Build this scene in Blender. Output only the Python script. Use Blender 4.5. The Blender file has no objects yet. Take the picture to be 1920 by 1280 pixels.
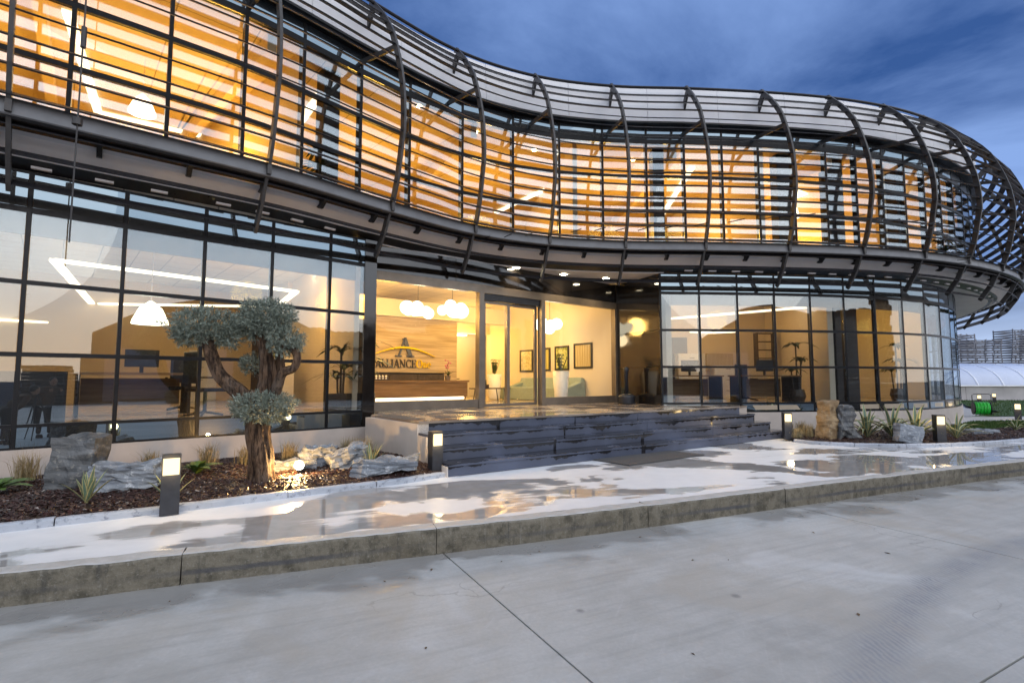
import bpy, bmesh, math, random
from math import sin, cos, pi, radians, sqrt, atan2
from mathutils import Vector, noise as mnoise
random.seed(7)
SC = bpy.context.scene
COL = SC.collection

# ------------------------------------------------------------------ camera
cam = bpy.data.cameras.new("camera"); camo = bpy.data.objects.new("camera", cam); COL.objects.link(camo)
cam.sensor_width = 36.0; cam.lens = 36.0 * 950 / 1920
cam.clip_start = 0.05; cam.clip_end = 3000
camo.location = (0, 0, 1.5)
camo.rotation_euler = (pi / 2 + math.atan(72 / 950), 0, 0)
SC.camera = camo

# ------------------------------------------------------------------ sky
SUN_AZ = (0.55, -0.835)          # the afterglow lies behind the camera
SUN_EL = radians(4.0)
world = bpy.data.worlds.new("World"); SC.world = world; world.use_nodes = True
nt = world.node_tree; nt.nodes.clear()
def N(t, **k):
    n = nt.nodes.new(t)
    for a, b in k.items(): setattr(n, a, b)
    return n
def L(a, b): nt.links.new(a, b)
wout = N('ShaderNodeOutputWorld'); bg = N('ShaderNodeBackground'); L(bg.outputs[0], wout.inputs[0])
sky = N('ShaderNodeTexSky', sky_type='NISHITA', sun_disc=False)
sky.sun_elevation = SUN_EL
sky.sun_rotation = atan2(SUN_AZ[0], SUN_AZ[1])
sky.air_density = 1.0; sky.dust_density = 1.2; sky.ozone_density = 2.2
tc = N('ShaderNodeTexCoord')
nrm = N('ShaderNodeVectorMath', operation='NORMALIZE'); L(tc.outputs['Generated'], nrm.inputs[0])
sep = N('ShaderNodeSeparateXYZ'); L(nrm.outputs[0], sep.inputs[0])
# flatten directions onto a cloud deck: d.xy / (d.z + .12)
zc = N('ShaderNodeMath', operation='MAXIMUM'); L(sep.outputs[2], zc.inputs[0]); zc.inputs[1].default_value = 0.0
za = N('ShaderNodeMath', operation='ADD'); L(zc.outputs[0], za.inputs[0]); za.inputs[1].default_value = 0.16
dx = N('ShaderNodeMath', operation='DIVIDE'); L(sep.outputs[0], dx.inputs[0]); L(za.outputs[0], dx.inputs[1])
dy = N('ShaderNodeMath', operation='DIVIDE'); L(sep.outputs[1], dy.inputs[0]); L(za.outputs[0], dy.inputs[1])
cmb = N('ShaderNodeCombineXYZ'); L(dx.outputs[0], cmb.inputs[0]); L(dy.outputs[0], cmb.inputs[1])
nz = N('ShaderNodeTexNoise'); nz.inputs['Scale'].default_value = 1.0; nz.inputs['Detail'].default_value = 8; nz.inputs['Roughness'].default_value = 0.58
nz.inputs['Distortion'].default_value = 0.35
off = N('ShaderNodeVectorMath', operation='ADD'); L(cmb.outputs[0], off.inputs[0]); off.inputs[1].default_value = (1.9, 0.4, 3.1)
L(off.outputs[0], nz.inputs['Vector'])
cr = N('ShaderNodeMapRange'); L(nz.outputs[0], cr.inputs[0]); cr.inputs[1].default_value = 0.36; cr.inputs[2].default_value = 0.68
# cloud colour: bright and warm towards the afterglow, dark blue away from it
dotn = N('ShaderNodeVectorMath', operation='DOT_PRODUCT'); L(nrm.outputs[0], dotn.inputs[0])
dotn.inputs[1].default_value = (SUN_AZ[0] * .94, SUN_AZ[1] * .94, 0.34)
glow = N('ShaderNodeMapRange', interpolation_type='SMOOTHSTEP'); L(dotn.outputs['Value'], glow.inputs[0]); glow.inputs[1].default_value = -0.02; glow.inputs[2].default_value = 0.72
ccol = N('ShaderNodeMix', data_type='RGBA'); L(glow.outputs[0], ccol.inputs['Factor'])
CLOUD_F = (0.42, 1.15, 3.6, 1); CLOUD_B = (15.0, 16.6, 19.2, 1)
ccol.inputs[6].default_value = CLOUD_F; ccol.inputs[7].default_value = CLOUD_B
bcol = N('ShaderNodeMix', data_type='RGBA'); L(glow.outputs[0], bcol.inputs['Factor'])
bcol.inputs[6].default_value = (3.0, 4.8, 9.4, 1); bcol.inputs[7].default_value = (20.5, 21.4, 23.0, 1)
cmix = N('ShaderNodeMix', data_type='RGBA'); L(cr.outputs[0], cmix.inputs['Factor']); L(ccol.outputs[2], cmix.inputs[6]); L(bcol.outputs[2], cmix.inputs[7])
# warm veil near the horizon on the afterglow side
hz = N('ShaderNodeMapRange', interpolation_type='SMOOTHSTEP'); L(sep.outputs[2], hz.inputs[0]); hz.inputs[1].default_value = 0.20; hz.inputs[2].default_value = 0.02
hg = N('ShaderNodeMath', operation='MULTIPLY'); L(hz.outputs[0], hg.inputs[0]); L(glow.outputs[0], hg.inputs[1])
wcol = N('ShaderNodeMix', data_type='RGBA'); L(hg.outputs[0], wcol.inputs['Factor']); L(cmix.outputs[2], wcol.inputs[6]); wcol.inputs[7].default_value = (16.5, 14.2, 12.8, 1)
# pale band low over the horizon away from the glow
h2 = N('ShaderNodeMapRange', interpolation_type='SMOOTHSTEP'); L(sep.outputs[2], h2.inputs[0]); h2.inputs[1].default_value = 0.19; h2.inputs[2].default_value = 0.0
hf = N('ShaderNodeMath', operation='MULTIPLY'); L(h2.outputs[0], hf.inputs[0]); hf.inputs[1].default_value = 0.8
hcol = N('ShaderNodeMix', data_type='RGBA'); hcol.inputs[6].default_value = (7.2, 8.8, 11.8, 1); hcol.inputs[7].default_value = (16.5, 14.2, 12.8, 1); L(glow.outputs[0], hcol.inputs['Factor'])
w2 = N('ShaderNodeMix', data_type='RGBA'); L(hf.outputs[0], w2.inputs['Factor']); L(wcol.outputs[2], w2.inputs[6]); L(hcol.outputs[2], w2.inputs[7])
fin = N('ShaderNodeMix', data_type='RGBA'); fin.inputs['Factor'].default_value = 0.85
L(sky.outputs[0], fin.inputs[6]); L(w2.outputs[2], fin.inputs[7])
L(fin.outputs[2], bg.inputs[0]); bg.inputs[1].default_value = 0.10

# the sun itself is down in the haze: only a faint broad glow is left of it
sl = bpy.data.lights.new("sun", 'SUN'); so = bpy.data.objects.new("sun", sl); COL.objects.link(so)
sl.energy = 0.12; sl.angle = radians(25); sl.color = (1, 0.86, 0.74)
sd = Vector((SUN_AZ[0] * cos(SUN_EL + .2), SUN_AZ[1] * cos(SUN_EL + .2), sin(SUN_EL + .2)))
so.rotation_euler = sd.to_track_quat('Z', 'Y').to_euler(); so.location = (20, -30, 30)

# ------------------------------------------------------------------ render look
SC.view_settings.view_transform = 'Standard'; SC.view_settings.look = 'None'
SC.view_settings.exposure = 0.0; SC.view_settings.gamma = 1.0; SC.view_settings.use_curve_mapping = False
SC.render.engine = 'CYCLES'
cy = SC.cycles
cy.use_denoising = True
try: cy.denoiser = 'OPENIMAGEDENOISE'
except Exception: pass
cy.max_bounces = 8; cy.diffuse_bounces = 3; cy.glossy_bounces = 4; cy.transmission_bounces = 4; cy.transparent_max_bounces = 24
cy.sample_clamp_indirect = 8; cy.caustics_reflective = False; cy.caustics_refractive = False; cy.blur_glossy = 0.3

# ================================================================== materials
class MT:
    """small node-tree writer"""
    def __init__(s, name):
        s.m = bpy.data.materials.new(name); s.m.use_nodes = True
        s.t = s.m.node_tree; s.t.nodes.clear()
        s.out = s.n('ShaderNodeOutputMaterial')
    def n(s, t, **k):
        x = s.t.nodes.new(t)
        for a, b in k.items(): setattr(x, a, b)
        return x
    def l(s, a, b): s.t.links.new(a, b)
    def coords(s, kind='Object', scale=(1, 1, 1), rot=(0, 0, 0)):
        c = s.n('ShaderNodeTexCoord') if kind != 'World' else s.n('ShaderNodeNewGeometry')
        mp = s.n('ShaderNodeMapping'); mp.inputs['Rotation'].default_value = rot
        if any(rot): mp.vector_type = 'TEXTURE'; scale = tuple(1 / x for x in scale)
        mp.inputs['Scale'].default_value = scale
        s.l(c.outputs['Position' if kind == 'World' else kind], mp.inputs[0]); return mp.outputs[0]
    def noise(s, vec, scale, detail=4, rough=.55, dist=0.0):
        x = s.n('ShaderNodeTexNoise'); x.inputs['Scale'].default_value = scale; x.inputs['Detail'].default_value = detail
        x.inputs['Roughness'].default_value = rough; x.inputs['Distortion'].default_value = dist
        s.l(vec, x.inputs['Vector']); return x.outputs[0]
    def ramp(s, val, lo, hi, a=0.0, b=1.0, smooth=False):
        r = s.n('ShaderNodeMapRange'); s.l(val, r.inputs[0])
        if smooth: r.interpolation_type = 'SMOOTHSTEP'
        for i, v in enumerate((lo, hi, a, b)): r.inputs[i + 1].default_value = v
        return r.outputs[0]
    def mix(s, f, a, b, mode='MIX'):
        x = s.n('ShaderNodeMix', data_type='RGBA', blend_type=mode)
        for v, i in ((f, 0), (a, 6), (b, 7)):
            if isinstance(v, (int, float)): x.inputs[i].default_value = v
            elif isinstance(v, tuple): x.inputs[i].default_value = (*v[:3], 1)
            else: s.l(v, x.inputs[i])
        return x.outputs[2]
    def math(s, op, a, b=0.0, c=None):
        x = s.n('ShaderNodeMath', operation=op)
        for i, v in enumerate((a, b) + ((c,) if c is not None else ())):
            if isinstance(v, (int, float)): x.inputs[i].default_value = v
            else: s.l(v, x.inputs[i])
        return x.outputs[0]
    def bump(s, h, strength=.3, dist=.01):
        b = s.n('ShaderNodeBump'); b.inputs['Strength'].default_value = strength; b.inputs['Distance'].default_value = dist
        s.l(h, b.inputs['Height']); return b.outputs[0]
    def bsdf(s, color, rough=.5, metal=0.0, spec=.5, normal=None, coat=None, trans=None, emis=None, estr=0.0):
        p = s.n('ShaderNodeBsdfPrincipled')
        def put(nm, v):
            if v is None: return
            if isinstance(v, (int, float)): p.inputs[nm].default_value = v
            elif isinstance(v, tuple): p.inputs[nm].default_value = (*v[:3], 1)
            else: s.l(v, p.inputs[nm])
        put('Base Color', color); put('Roughness', rough); put('Metallic', metal); put('Specular IOR Level', spec)
        put('Normal', normal); put('Coat Weight', coat); put('Emission Color', emis)
        if estr: p.inputs['Emission Strength'].default_value = estr
        return p.outputs[0]
    def done(s, sh): s.l(sh, s.out.inputs[0]); return s.m

def simple(name, col, rough=.5, metal=0.0, var=.18, scale=6.0, bump=0.0, bscale=60, spec=.5):
    t = MT(name); v = t.coords('Object')
    nn = t.noise(v, scale, 5)
    c = t.mix(t.ramp(nn, .3, .7), tuple(x * (1 - var) for x in col), tuple(min(1, x * (1 + var)) for x in col))
    r = t.ramp(t.noise(v, scale * 2.3, 3), .3, .7, max(.02, rough - .08), rough + .08)
    nm = t.bump(t.noise(v, bscale, 4), bump, .01) if bump else None
    return t.done(t.bsdf(c, r, metal, spec, nm))

def emit(name, col, strength):
    t = MT(name); e = t.n('ShaderNodeEmission'); e.inputs[0].default_value = (*col, 1); e.inputs[1].default_value = strength
    return t.done(e.outputs[0])

def glass(name, tint, refl, rough=0.0, rcol=(.82, .93, 1.0)):
    t = MT(name)
    tr = t.n('ShaderNodeBsdfTransparent'); tr.inputs[0].default_value = (*tint, 1)
    gl = t.n('ShaderNodeBsdfGlossy'); gl.inputs[0].default_value = (*rcol, 1); gl.inputs['Roughness'].default_value = rough
    pass
    g = t.n('ShaderNodeNewGeometry'); d = t.n('ShaderNodeVectorMath', operation='DOT_PRODUCT')
    t.l(g.outputs['Incoming'], d.inputs[0]); t.l(g.outputs['Normal'], d.inputs[1])
    k = t.math('POWER', t.math('SUBTRACT', 1.0, t.math('ABSOLUTE', d.outputs['Value'])), 5.0)
    f = t.math('MULTIPLY_ADD', k, (1.0 - refl) * .8, refl)
    mx = t.n('ShaderNodeMixShader'); t.l(f, mx.inputs[0]); t.l(tr.outputs[0], mx.inputs[1]); t.l(gl.outputs[0], mx.inputs[2])
    return t.done(mx.outputs[0])

M = {}
M['rib'] = simple('rib_steel', (.055, .052, .052), .45, .2, .25, 9, spec=.35)
M['slat'] = simple('bronze_slat', (.017, .017, .021), .42, .25, .25, 7, spec=.3)
M['fascia'] = simple('fascia_metal', (.135, .135, .142), .45, .3, .12, 3)
M['soffit'] = simple('soffit_render', (.70, .68, .69), .7, 0, .06, 2)
M['black'] = simple('black_metal', (.018, .018, .02), .35, .2, .3, 8)
M['frame'] = simple('black_frame', (.010, .011, .014), .35, .2, .2, 8, spec=.3)
M['blackgloss'] = simple('black_glossy_cladding', (.012, .010, .009), .05, 0, .3, 2, spec=.9)
M['parapet'] = simple('parapet_cladding', (.74, .74, .77), .4, 0, .05, 1.5)
M['roof'] = simple('roof_felt', (.10, .10, .10), .8, 0, .2, 3)
M['deckwood'] = simple('walkway_grating', (.055, .042, .036), .6, .1, .3, 12)
M['plaster'] = simple('plinth_plaster', (.50, .44, .40), .8, 0, .10, 2.2, .2, 90)
M['sideplaster'] = simple('side_wall_plaster', (.62, .57, .53), .8, 0, .10, 2.0, .2, 90)
M['bronze'] = simple('bronze_door_frame', (.20, .165, .13), .38, .5, .15, 4)
M['wall_up'] = simple('upper_interior_wall', (.72, .56, .34), .75, 0, .06, .7)
M['wall_in'] = simple('warm_interior_wall', (.72, .63, .50), .75, 0, .05, .7)
M['ceil'] = simple('interior_ceiling', (.74, .66, .54), .8, 0, .04, .6)
M['floor'] = simple('interior_floor', (.42, .35, .27), .18, 0, .10, 1.4)
M['column'] = simple('dark_column', (.020, .022, .030), .4, 0, .2, 3)
M['glass_up'] = glass('upper_window_glass', (.95, .95, .94), .16)
M['glass_lo'] = glass('lower_window_glass', (.93, .95, .95), .14)
M['glass_door'] = glass('entrance_glass', (.97, .97, .95), .02)
def mirror_panel():
    t = MT('spandrel_glass'); gl = t.n('ShaderNodeBsdfGlossy'); gl.inputs[0].default_value = (.62, .83, 1, 1); gl.inputs['Roughness'].default_value = .0
    d = t.bsdf((.006, .007, .009), .3); mx = t.n('ShaderNodeMixShader'); mx.inputs[0].default_value = .26; t.l(d, mx.inputs[1]); t.l(gl.outputs[0], mx.inputs[2]); return t.done(mx.outputs[0])
M['spandrel'] = mirror_panel()
M['led'] = emit('led_strip', (1, .84, .58), 3.0)
M['ledw'] = emit('led_panel', (1, .80, .50), 5.0)
M['lampwhite'] = emit('pendant_glow', (1, .90, .68), 5.0)
M['bollard_glow'] = emit('bollard_glow', (1, .80, .44), 2.1)
M['spot_glow'] = emit('spot_glow', (1, .80, .45), 260.0)
M['down_glow'] = emit('downlight_glow', (1, .86, .58), 90.0)
M['white'] = simple('white_gloss', (.78, .76, .72), .3, 0, .03, 3)
M['anthracite'] = simple('anthracite_metal', (.030, .033, .042), .45, .2, .2, 14)
M['dark'] = simple('dark_plastic', (.02, .02, .022), .5, 0, .2, 8)
M['leafg'] = simple('houseplant_leaf', (.035, .060, .018), .45, 0, .35, 10)
M['darkwood'] = simple('dark_wood', (.06, .042, .03), .5, 0, .3, 10)
M['sofa'] = simple('sage_fabric', (.30, .37, .34), .85, 0, .08, 20, .2, 300)
M['signblue'] = simple('sign_slate_blue', (.10, .12, .20), .4, 0, .08, 5)
M['signdark'] = simple('sign_charcoal', (.055, .050, .055), .4, 0, .08, 5)
M['signyel'] = simple('sign_yellow', (.95, .66, .0), .4, 0, .05, 5)
M['cloth_brown'] = simple('brown_jacket', (.10, .055, .03), .9, 0, .2, 14, .3, 120)
M['cloth_dark'] = simple('dark_cloth', (.014, .014, .018), .9, 0, .3, 14, .3, 120)
M['skin'] = simple('skin', (.42, .25, .18), .5, 0, .06, 9)
M['hair'] = simple('hair', (.03, .022, .016), .6, 0, .3, 30)
M['hose'] = simple('green_hose', (.03, .55, .06), .35, 0, .15, 20)
M['red'] = simple('red_plastic', (.45, .06, .05), .4, 0, .15, 20)
M['tunnel'] = simple('polytunnel_film', (.60, .65, .78), .25, 0, .07, .5)
M['tunnelrib'] = simple('polytunnel_hoop', (.85, .86, .9), .4, 0, .05, 1)
M['pallet'] = simple('weathered_pallet', (.20, .20, .215), .85, 0, .35, 2.2)
M['palletbrown'] = simple('brown_pallet', (.12, .075, .045), .85, 0, .35, 2.2)
M['bgwall'] = simple('grey_block_wall', (.42, .40, .40), .85, 0, .18, .8)
M['shed'] = simple('shed_cladding', (.10, .085, .075), .7, 0, .25, .5)
M['ground'] = simple('far_ground', (.13, .12, .11), .9, 0, .3, .08)
M['pic'] = None

def tiled(name, col, w, h, rough=.8):
    t = MT(name); v = t.coords('World', (1, 1, 1), (0, 0, radians(42)))
    b = t.n('ShaderNodeTexBrick'); b.offset = 0.0; b.inputs['Scale'].default_value = 1; b.inputs['Mortar Size'].default_value = .012; b.inputs['Brick Width'].default_value = w; b.inputs['Row Height'].default_value = h; b.inputs['Bias'].default_value = -.4
    b.inputs[1].default_value = (*col, 1); b.inputs[2].default_value = (*[x * .90 for x in col], 1); b.inputs[3].default_value = (*[x * .45 for x in col], 1); t.l(v, b.inputs[0])
    n = t.noise(v, .7, 3); c = t.mix(t.ramp(n, .3, .7, 0, .16), b.outputs[0], tuple(x * .6 for x in col))
    return t.done(t.bsdf(c, rough))
M['ceil'] = tiled('tiled_ceiling', (.74, .66, .54), .6, .6)
M['ceil_up'] = tiled('upper_panel_ceiling', (.74, .57, .34), 1.2, 2.4)
def wood_planks():
    t = MT('oak_plank_wall'); v = t.coords('Object', (1, 1, 1))
    sepx = t.n('ShaderNodeSeparateXYZ'); t.l(v, sepx.inputs[0])
    b = t.n('ShaderNodeTexNoise'); b.inputs['Scale'].default_value = 1.0; b.inputs['Detail'].default_value = 4
    mp = t.coords('Object', (.9, .9, 16)); t.l(mp, b.inputs['Vector'])
    c = t.mix(t.ramp(b.outputs[0], .3, .7), (.36, .27, .17), (.66, .52, .36))
    return t.done(t.bsdf(c, .55))
M['wood'] = wood_planks()
def desk_mat():
    t = MT('desk_veneer'); b = t.noise(t.coords('Object', (1.4, 1.4, 22)), 1.0, 4)
    c = t.mix(t.ramp(b, .3, .7), (.20, .115, .055), (.34, .21, .11))
    return t.done(t.bsdf(c, .18, 0, .6))
M['desk'] = desk_mat()

def concrete_road():
    t = MT('road_concrete'); v = t.coords('World')
    n1 = t.noise(v, .55, 5, .6, .4); n2 = t.noise(v, 3.2, 6, .65); n3 = t.noise(v, 38, 4, .7); n4 = t.noise(t.coords('World', (.5, 6, 1), (0, 0, radians(25))), 2.2, 4, .6)
    base = t.mix(t.ramp(n1, .3, .72), (.355, .345, .32), (.545, .54, .515))
    base = t.mix(t.ramp(n2, .42, .78, 0, .5), base, (.62, .615, .60))
    base = t.mix(t.ramp(n4, .48, .75, 0, .42), base, (.28, .275, .265))
    n5 = t.noise(t.coords('World', (9, .7, 1), (0, 0, radians(-22))), 3.0, 3, .6); base = t.mix(t.ramp(n5, .60, .78, 0, .18), base, (.66, .66, .65))
    n6 = t.noise(v, 1.25, 5, .7, .8); base = t.mix(t.ramp(n6, .60, .70, 0, .35), base, (.33, .30, .26))
    base = t.mix(t.ramp(n3, .3, .75, .0, .28), base, (.25, .245, .24))
    sp = t.n('ShaderNodeTexVoronoi'); sp.inputs['Scale'].default_value = 1.7; sp.inputs['Randomness'].default_value = 1; t.l(v, sp.inputs['Vector'])
    spot = t.ramp(t.math('ADD', sp.outputs['Distance'], t.math('MULTIPLY', n2, .10)), .08, .12, .75, 0)
    base = t.mix(t.math('MULTIPLY', spot, t.ramp(n1, .42, .5)), base, (.13, .13, .14))
    ck = t.n('ShaderNodeTexVoronoi'); ck.feature = 'DISTANCE_TO_EDGE'; ck.inputs['Scale'].default_value = .42
    wv = t.n('ShaderNodeVectorMath', operation='ADD'); nv = t.n('ShaderNodeTexNoise'); nv.inputs['Scale'].default_value = 1.6; nv.inputs['Detail'].default_value = 6; t.l(v, nv.inputs['Vector']); t.l(v, wv.inputs[0]); t.l(nv.outputs[1], wv.inputs[1]); t.l(wv.outputs[0], ck.inputs['Vector'])
    base = t.mix(t.math('MULTIPLY', t.ramp(ck.outputs[0], .0015, .004, .4, 0), t.ramp(n1, .50, .56)), base, (.15, .14, .13))
    st2 = t.noise(v, .85, 3, .5, 1.2); base = t.mix(t.ramp(st2, .56, .66, 0, .40), base, (.40, .36, .30)); base = t.mix(t.ramp(st2, .38, .28, 0, .35), base, (.64, .65, .66))
    # pale tyre sweep across the near right
    s0 = t.n('ShaderNodeSeparateXYZ'); t.l(v, s0.inputs[0])
    X, Y = s0.outputs[0], s0.outputs[1]
    arc = t.math('SQRT', t.math('ADD', t.math('POWER', t.math('SUBTRACT', X, 8.2), 2.0), t.math('POWER', t.math('SUBTRACT', Y, -3.0), 2.0)))
    band = t.math('MULTIPLY', t.ramp(arc, 8.35, 8.5), t.ramp(arc, 8.75, 8.6))
    tread = t.n('ShaderNodeTexWave'); tread.inputs['Scale'].default_value = 9; tread.inputs['Distortion'].default_value = 6.0; tread.inputs['Detail'].default_value = 4; t.l(v, tread.inputs['Vector'])
    bandm = t.math('MULTIPLY', band, t.math('MULTIPLY', t.ramp(tread.outputs[0], .2, .8, .55, 1), t.ramp(n2, .35, .6, .35, 1.0)))
    base = t.mix(bandm, base, (.27, .275, .285))
    # damp strip along the kerb: a curved line in plan with a ragged edge
    kx = t.math('MULTIPLY_ADD', X, .418, 4.72)
    dk = t.math('SUBTRACT', kx, Y)                               # metres out from the kerb
    wn = t.noise(t.coords('World', (.75, 1.3, 1)), 1.05, 4, .55, .3)
    edge = t.math('SUBTRACT', dk, t.math('MULTIPLY', t.ramp(wn, .36, .72), 1.0))
    wet = t.ramp(edge, .06, -.16, 0, 1)
    wetc = t.mix(.55, base, (.16, .145, .13)); base2 = t.mix(wet, base, wetc)
    pud = t.math('MULTIPLY', wet, t.ramp(t.noise(v, 1.5, 3), .5, .56))
    rough = t.math('SUBTRACT', t.ramp(n2, .3, .7, .55, .75), t.math('MULTIPLY', wet, .22))
    rough = t.math('SUBTRACT', rough, t.math('MULTIPLY', pud, .25))
    h = t.math('ADD', t.math('MULTIPLY', n3, .5), n2)
    return t.done(t.bsdf(base2, rough, 0, .5, t.bump(h, .22, .012)))
M['road'] = concrete_road()

def kerb_concrete():
    t = MT('kerb_concrete'); v = t.coords('World')
    n1 = t.noise(v, 1.6, 5, .6); n2 = t.noise(v, 9, 6, .7); n3 = t.noise(v, 45, 4, .7)
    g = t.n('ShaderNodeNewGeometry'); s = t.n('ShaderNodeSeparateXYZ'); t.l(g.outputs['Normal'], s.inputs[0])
    p = t.n('ShaderNodeSeparateXYZ'); t.l(v, p.inputs[0])
    c = t.mix(t.ramp(n1, .3, .7), (.125, .105, .072), (.205, .182, .140))
    c = t.mix(t.ramp(n1, .55, .72, 0, .8), c, (.075, .066, .045)); c = t.mix(t.ramp(n2, .45, .64, 0, .85), c, (.055, .048, .032)); nv = t.noise(t.coords('World', (7, 7, .9)), 1.3, 4, .65); c = t.mix(t.ramp(nv, .60, .74, 0, .5), c, (.30, .28, .24)); c = t.mix(t.ramp(nv, .42, .30, 0, .75), c, (.045, .042, .036)); c = t.mix(t.ramp(n3, .56, .74, 0, .6), c, (.30, .285, .25))
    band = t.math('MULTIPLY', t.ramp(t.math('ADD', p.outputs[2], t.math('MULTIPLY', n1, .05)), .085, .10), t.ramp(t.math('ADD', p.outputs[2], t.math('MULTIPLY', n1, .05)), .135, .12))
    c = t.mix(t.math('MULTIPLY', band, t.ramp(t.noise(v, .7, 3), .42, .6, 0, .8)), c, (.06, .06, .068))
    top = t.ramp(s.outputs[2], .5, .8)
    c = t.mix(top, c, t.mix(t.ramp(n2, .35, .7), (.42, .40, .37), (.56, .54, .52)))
    return t.done(t.bsdf(c, t.ramp(n2, .3, .7, .4, .75), 0, .5, t.bump(t.math('ADD', n2, n3), .5, .012)))
M['kerb'] = kerb_concrete()

def wet_marble():
    t = MT('wet_white_paving'); v = t.coords('World')
    n0 = t.noise(t.coords('World', (1, 1, 1), (0, 0, radians(24))), .9, 3, .5, .7)
    n1 = t.noise(t.coords('World', (.45, 1.6, 1), (0, 0, radians(20))), .85, 4, .5, .6)
    n2 = t.noise(v, 5, 5, .6)
    m = t.math('ADD', t.math('MULTIPLY', n0, .55), t.math('MULTIPLY', n1, .55))
    m = t.math('MULTIPLY_ADD', t.math('SUBTRACT', t.noise(t.coords('World', (.5, 3.2, 1), (0, 0, radians(20))), 2.4, 4, .6), .5), .10, m)
    px = t.n('ShaderNodeSeparateXYZ'); t.l(v, px.inputs[0]); m = t.math('ADD', m, t.ramp(px.outputs[0], -1.5, 3.0, 0, .035))
    wet = t.ramp(m, .545, .60, 0, 1, True)
    dry = t.mix(t.ramp(n2, .3, .7), (.74, .74, .75), (.82, .82, .83))
    dry = t.mix(t.ramp(n1, .42, .54, 0, .25), dry, (.60, .60, .62))
    wc = t.mix(t.ramp(n2, .3, .7), (.30, .285, .27), (.38, .365, .35))
    c = t.mix(wet, dry, wc)
    r = t.math('ADD', t.math('MULTIPLY', t.math('SUBTRACT', 1.0, wet), .42), .025)
    bmp = t.bump(t.math('MULTIPLY', n2, t.math('SUBTRACT', 1.0, wet)), .05, .01)
    sh = t.bsdf(c, r, 0, .5, bmp)
    return t.done(sh)
M['paving'] = wet_marble()

def stone_edge():
    t = MT('white_edging_stone'); v = t.coords('World')
    n1 = t.noise(v, 2.5, 4); n2 = t.noise(v, 14, 6, .7)
    c = t.mix(t.ramp(n1, .3, .7), (.34, .37, .42), (.48, .50, .55))
    c = t.mix(t.ramp(n2, .54, .66, 0, .85), c, (.14, .155, .19))
    return t.done(t.bsdf(c, .5, 0, .5, t.bump(n2, .25, .01)))
M['edging'] = stone_edge()

def black_stone(polish):
    t = MT('black_step_stone' if not polish else 'polished_platform_stone'); v = t.coords('World')
    if polish:
        n1 = t.noise(v, 1.2, 4, .5, .5)
        c = t.mix(t.ramp(n1, .4, .6), (.20, .16, .13), (.30, .25, .21))
        return t.done(t.bsdf(c, t.ramp(n1, .45, .55, .05, .28), 0, .6))
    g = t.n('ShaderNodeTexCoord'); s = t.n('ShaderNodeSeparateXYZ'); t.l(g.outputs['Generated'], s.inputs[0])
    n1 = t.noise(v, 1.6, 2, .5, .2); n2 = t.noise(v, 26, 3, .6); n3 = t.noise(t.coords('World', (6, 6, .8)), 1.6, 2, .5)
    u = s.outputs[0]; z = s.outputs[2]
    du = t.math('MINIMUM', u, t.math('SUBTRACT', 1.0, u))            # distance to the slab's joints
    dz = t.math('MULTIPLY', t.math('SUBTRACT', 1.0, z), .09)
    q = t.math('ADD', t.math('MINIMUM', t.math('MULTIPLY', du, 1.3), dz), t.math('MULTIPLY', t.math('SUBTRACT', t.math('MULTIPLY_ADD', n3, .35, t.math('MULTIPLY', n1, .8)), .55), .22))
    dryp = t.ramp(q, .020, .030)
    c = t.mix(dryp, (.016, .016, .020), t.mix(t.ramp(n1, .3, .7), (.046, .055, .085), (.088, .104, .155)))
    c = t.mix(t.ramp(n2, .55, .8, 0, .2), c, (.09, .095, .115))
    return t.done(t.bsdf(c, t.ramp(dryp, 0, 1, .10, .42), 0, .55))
M['step'] = black_stone(False); M['platform'] = black_stone(True)

def bark():
    t = MT('olive_bark'); v = t.coords('Object', (1, 1, .25)); n1 = t.noise(v, 14, 6, .65, .4); n2 = t.noise(t.coords('Object'), 5, 4)
    c = t.mix(t.ramp(n1, .35, .68), (.030, .017, .012), (.27, .165, .10)); c = t.mix(t.ramp(n2, .45, .75, 0, .5), c, (.24, .20, .17)); n3 = t.noise(t.coords('Object', (1, 1, .12)), 30, 5, .7); c = t.mix(t.ramp(n3, .52, .40, 0, .85), c, (.018, .011, .008))
    return t.done(t.bsdf(c, .85, 0, .25, t.bump(t.math('ADD', n1, n3), 1.0, .06)))
M['bark'] = bark()
def leafmat(name, a, b, c3, rough=.5):
    t = MT(name); v = t.coords('Object'); oi = t.noise(v, 26, 2, .7); o2 = t.noise(v, 4.5, 2)
    c = t.mix(t.ramp(oi, .35, .65), a, b); c = t.mix(t.ramp(o2, .4, .7, 0, .6), c, c3)
    return t.done(t.bsdf(c, rough, 0, .4))
M['olive'] = leafmat('olive_leaf', (.060, .082, .060), (.34, .385, .325), (.17, .205, .17))
M['agave'] = leafmat('agave_leaf', (.10, .155, .10), (.19, .26, .18), (.13, .20, .14), .4)
M['agaveedge'] = leafmat('agave_leaf_margin', (.42, .38, .17), (.52, .48, .24), (.48, .42, .20), .45)
M['tuft'] = leafmat('dry_grass', (.24, .18, .09), (.42, .34, .20), (.20, .17, .07), .7)
M['bushleaf'] = leafmat('broad_green_leaf', (.05, .11, .02), (.13, .20, .05), (.09, .15, .03), .45)
M['lawn'] = leafmat('lawn_grass', (.030, .070, .010), (.060, .115, .020), (.045, .090, .015), .7)
def rockmat(name, a, b, w):
    t = MT(name); v = t.coords('Object'); n1 = t.noise(t.coords('Object', (1, 1, 4)), 3.2, 6, .62, .6); n2 = t.noise(v, 12, 6, .7)
    c = t.mix(t.ramp(n1, .34, .66), a, b); c = t.mix(t.ramp(n2, .55, .70, 0, .8), c, w)
    return t.done(t.bsdf(c, .65, 0, .5, t.bump(t.math('ADD', n1, n2), .6, .03)))
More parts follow.
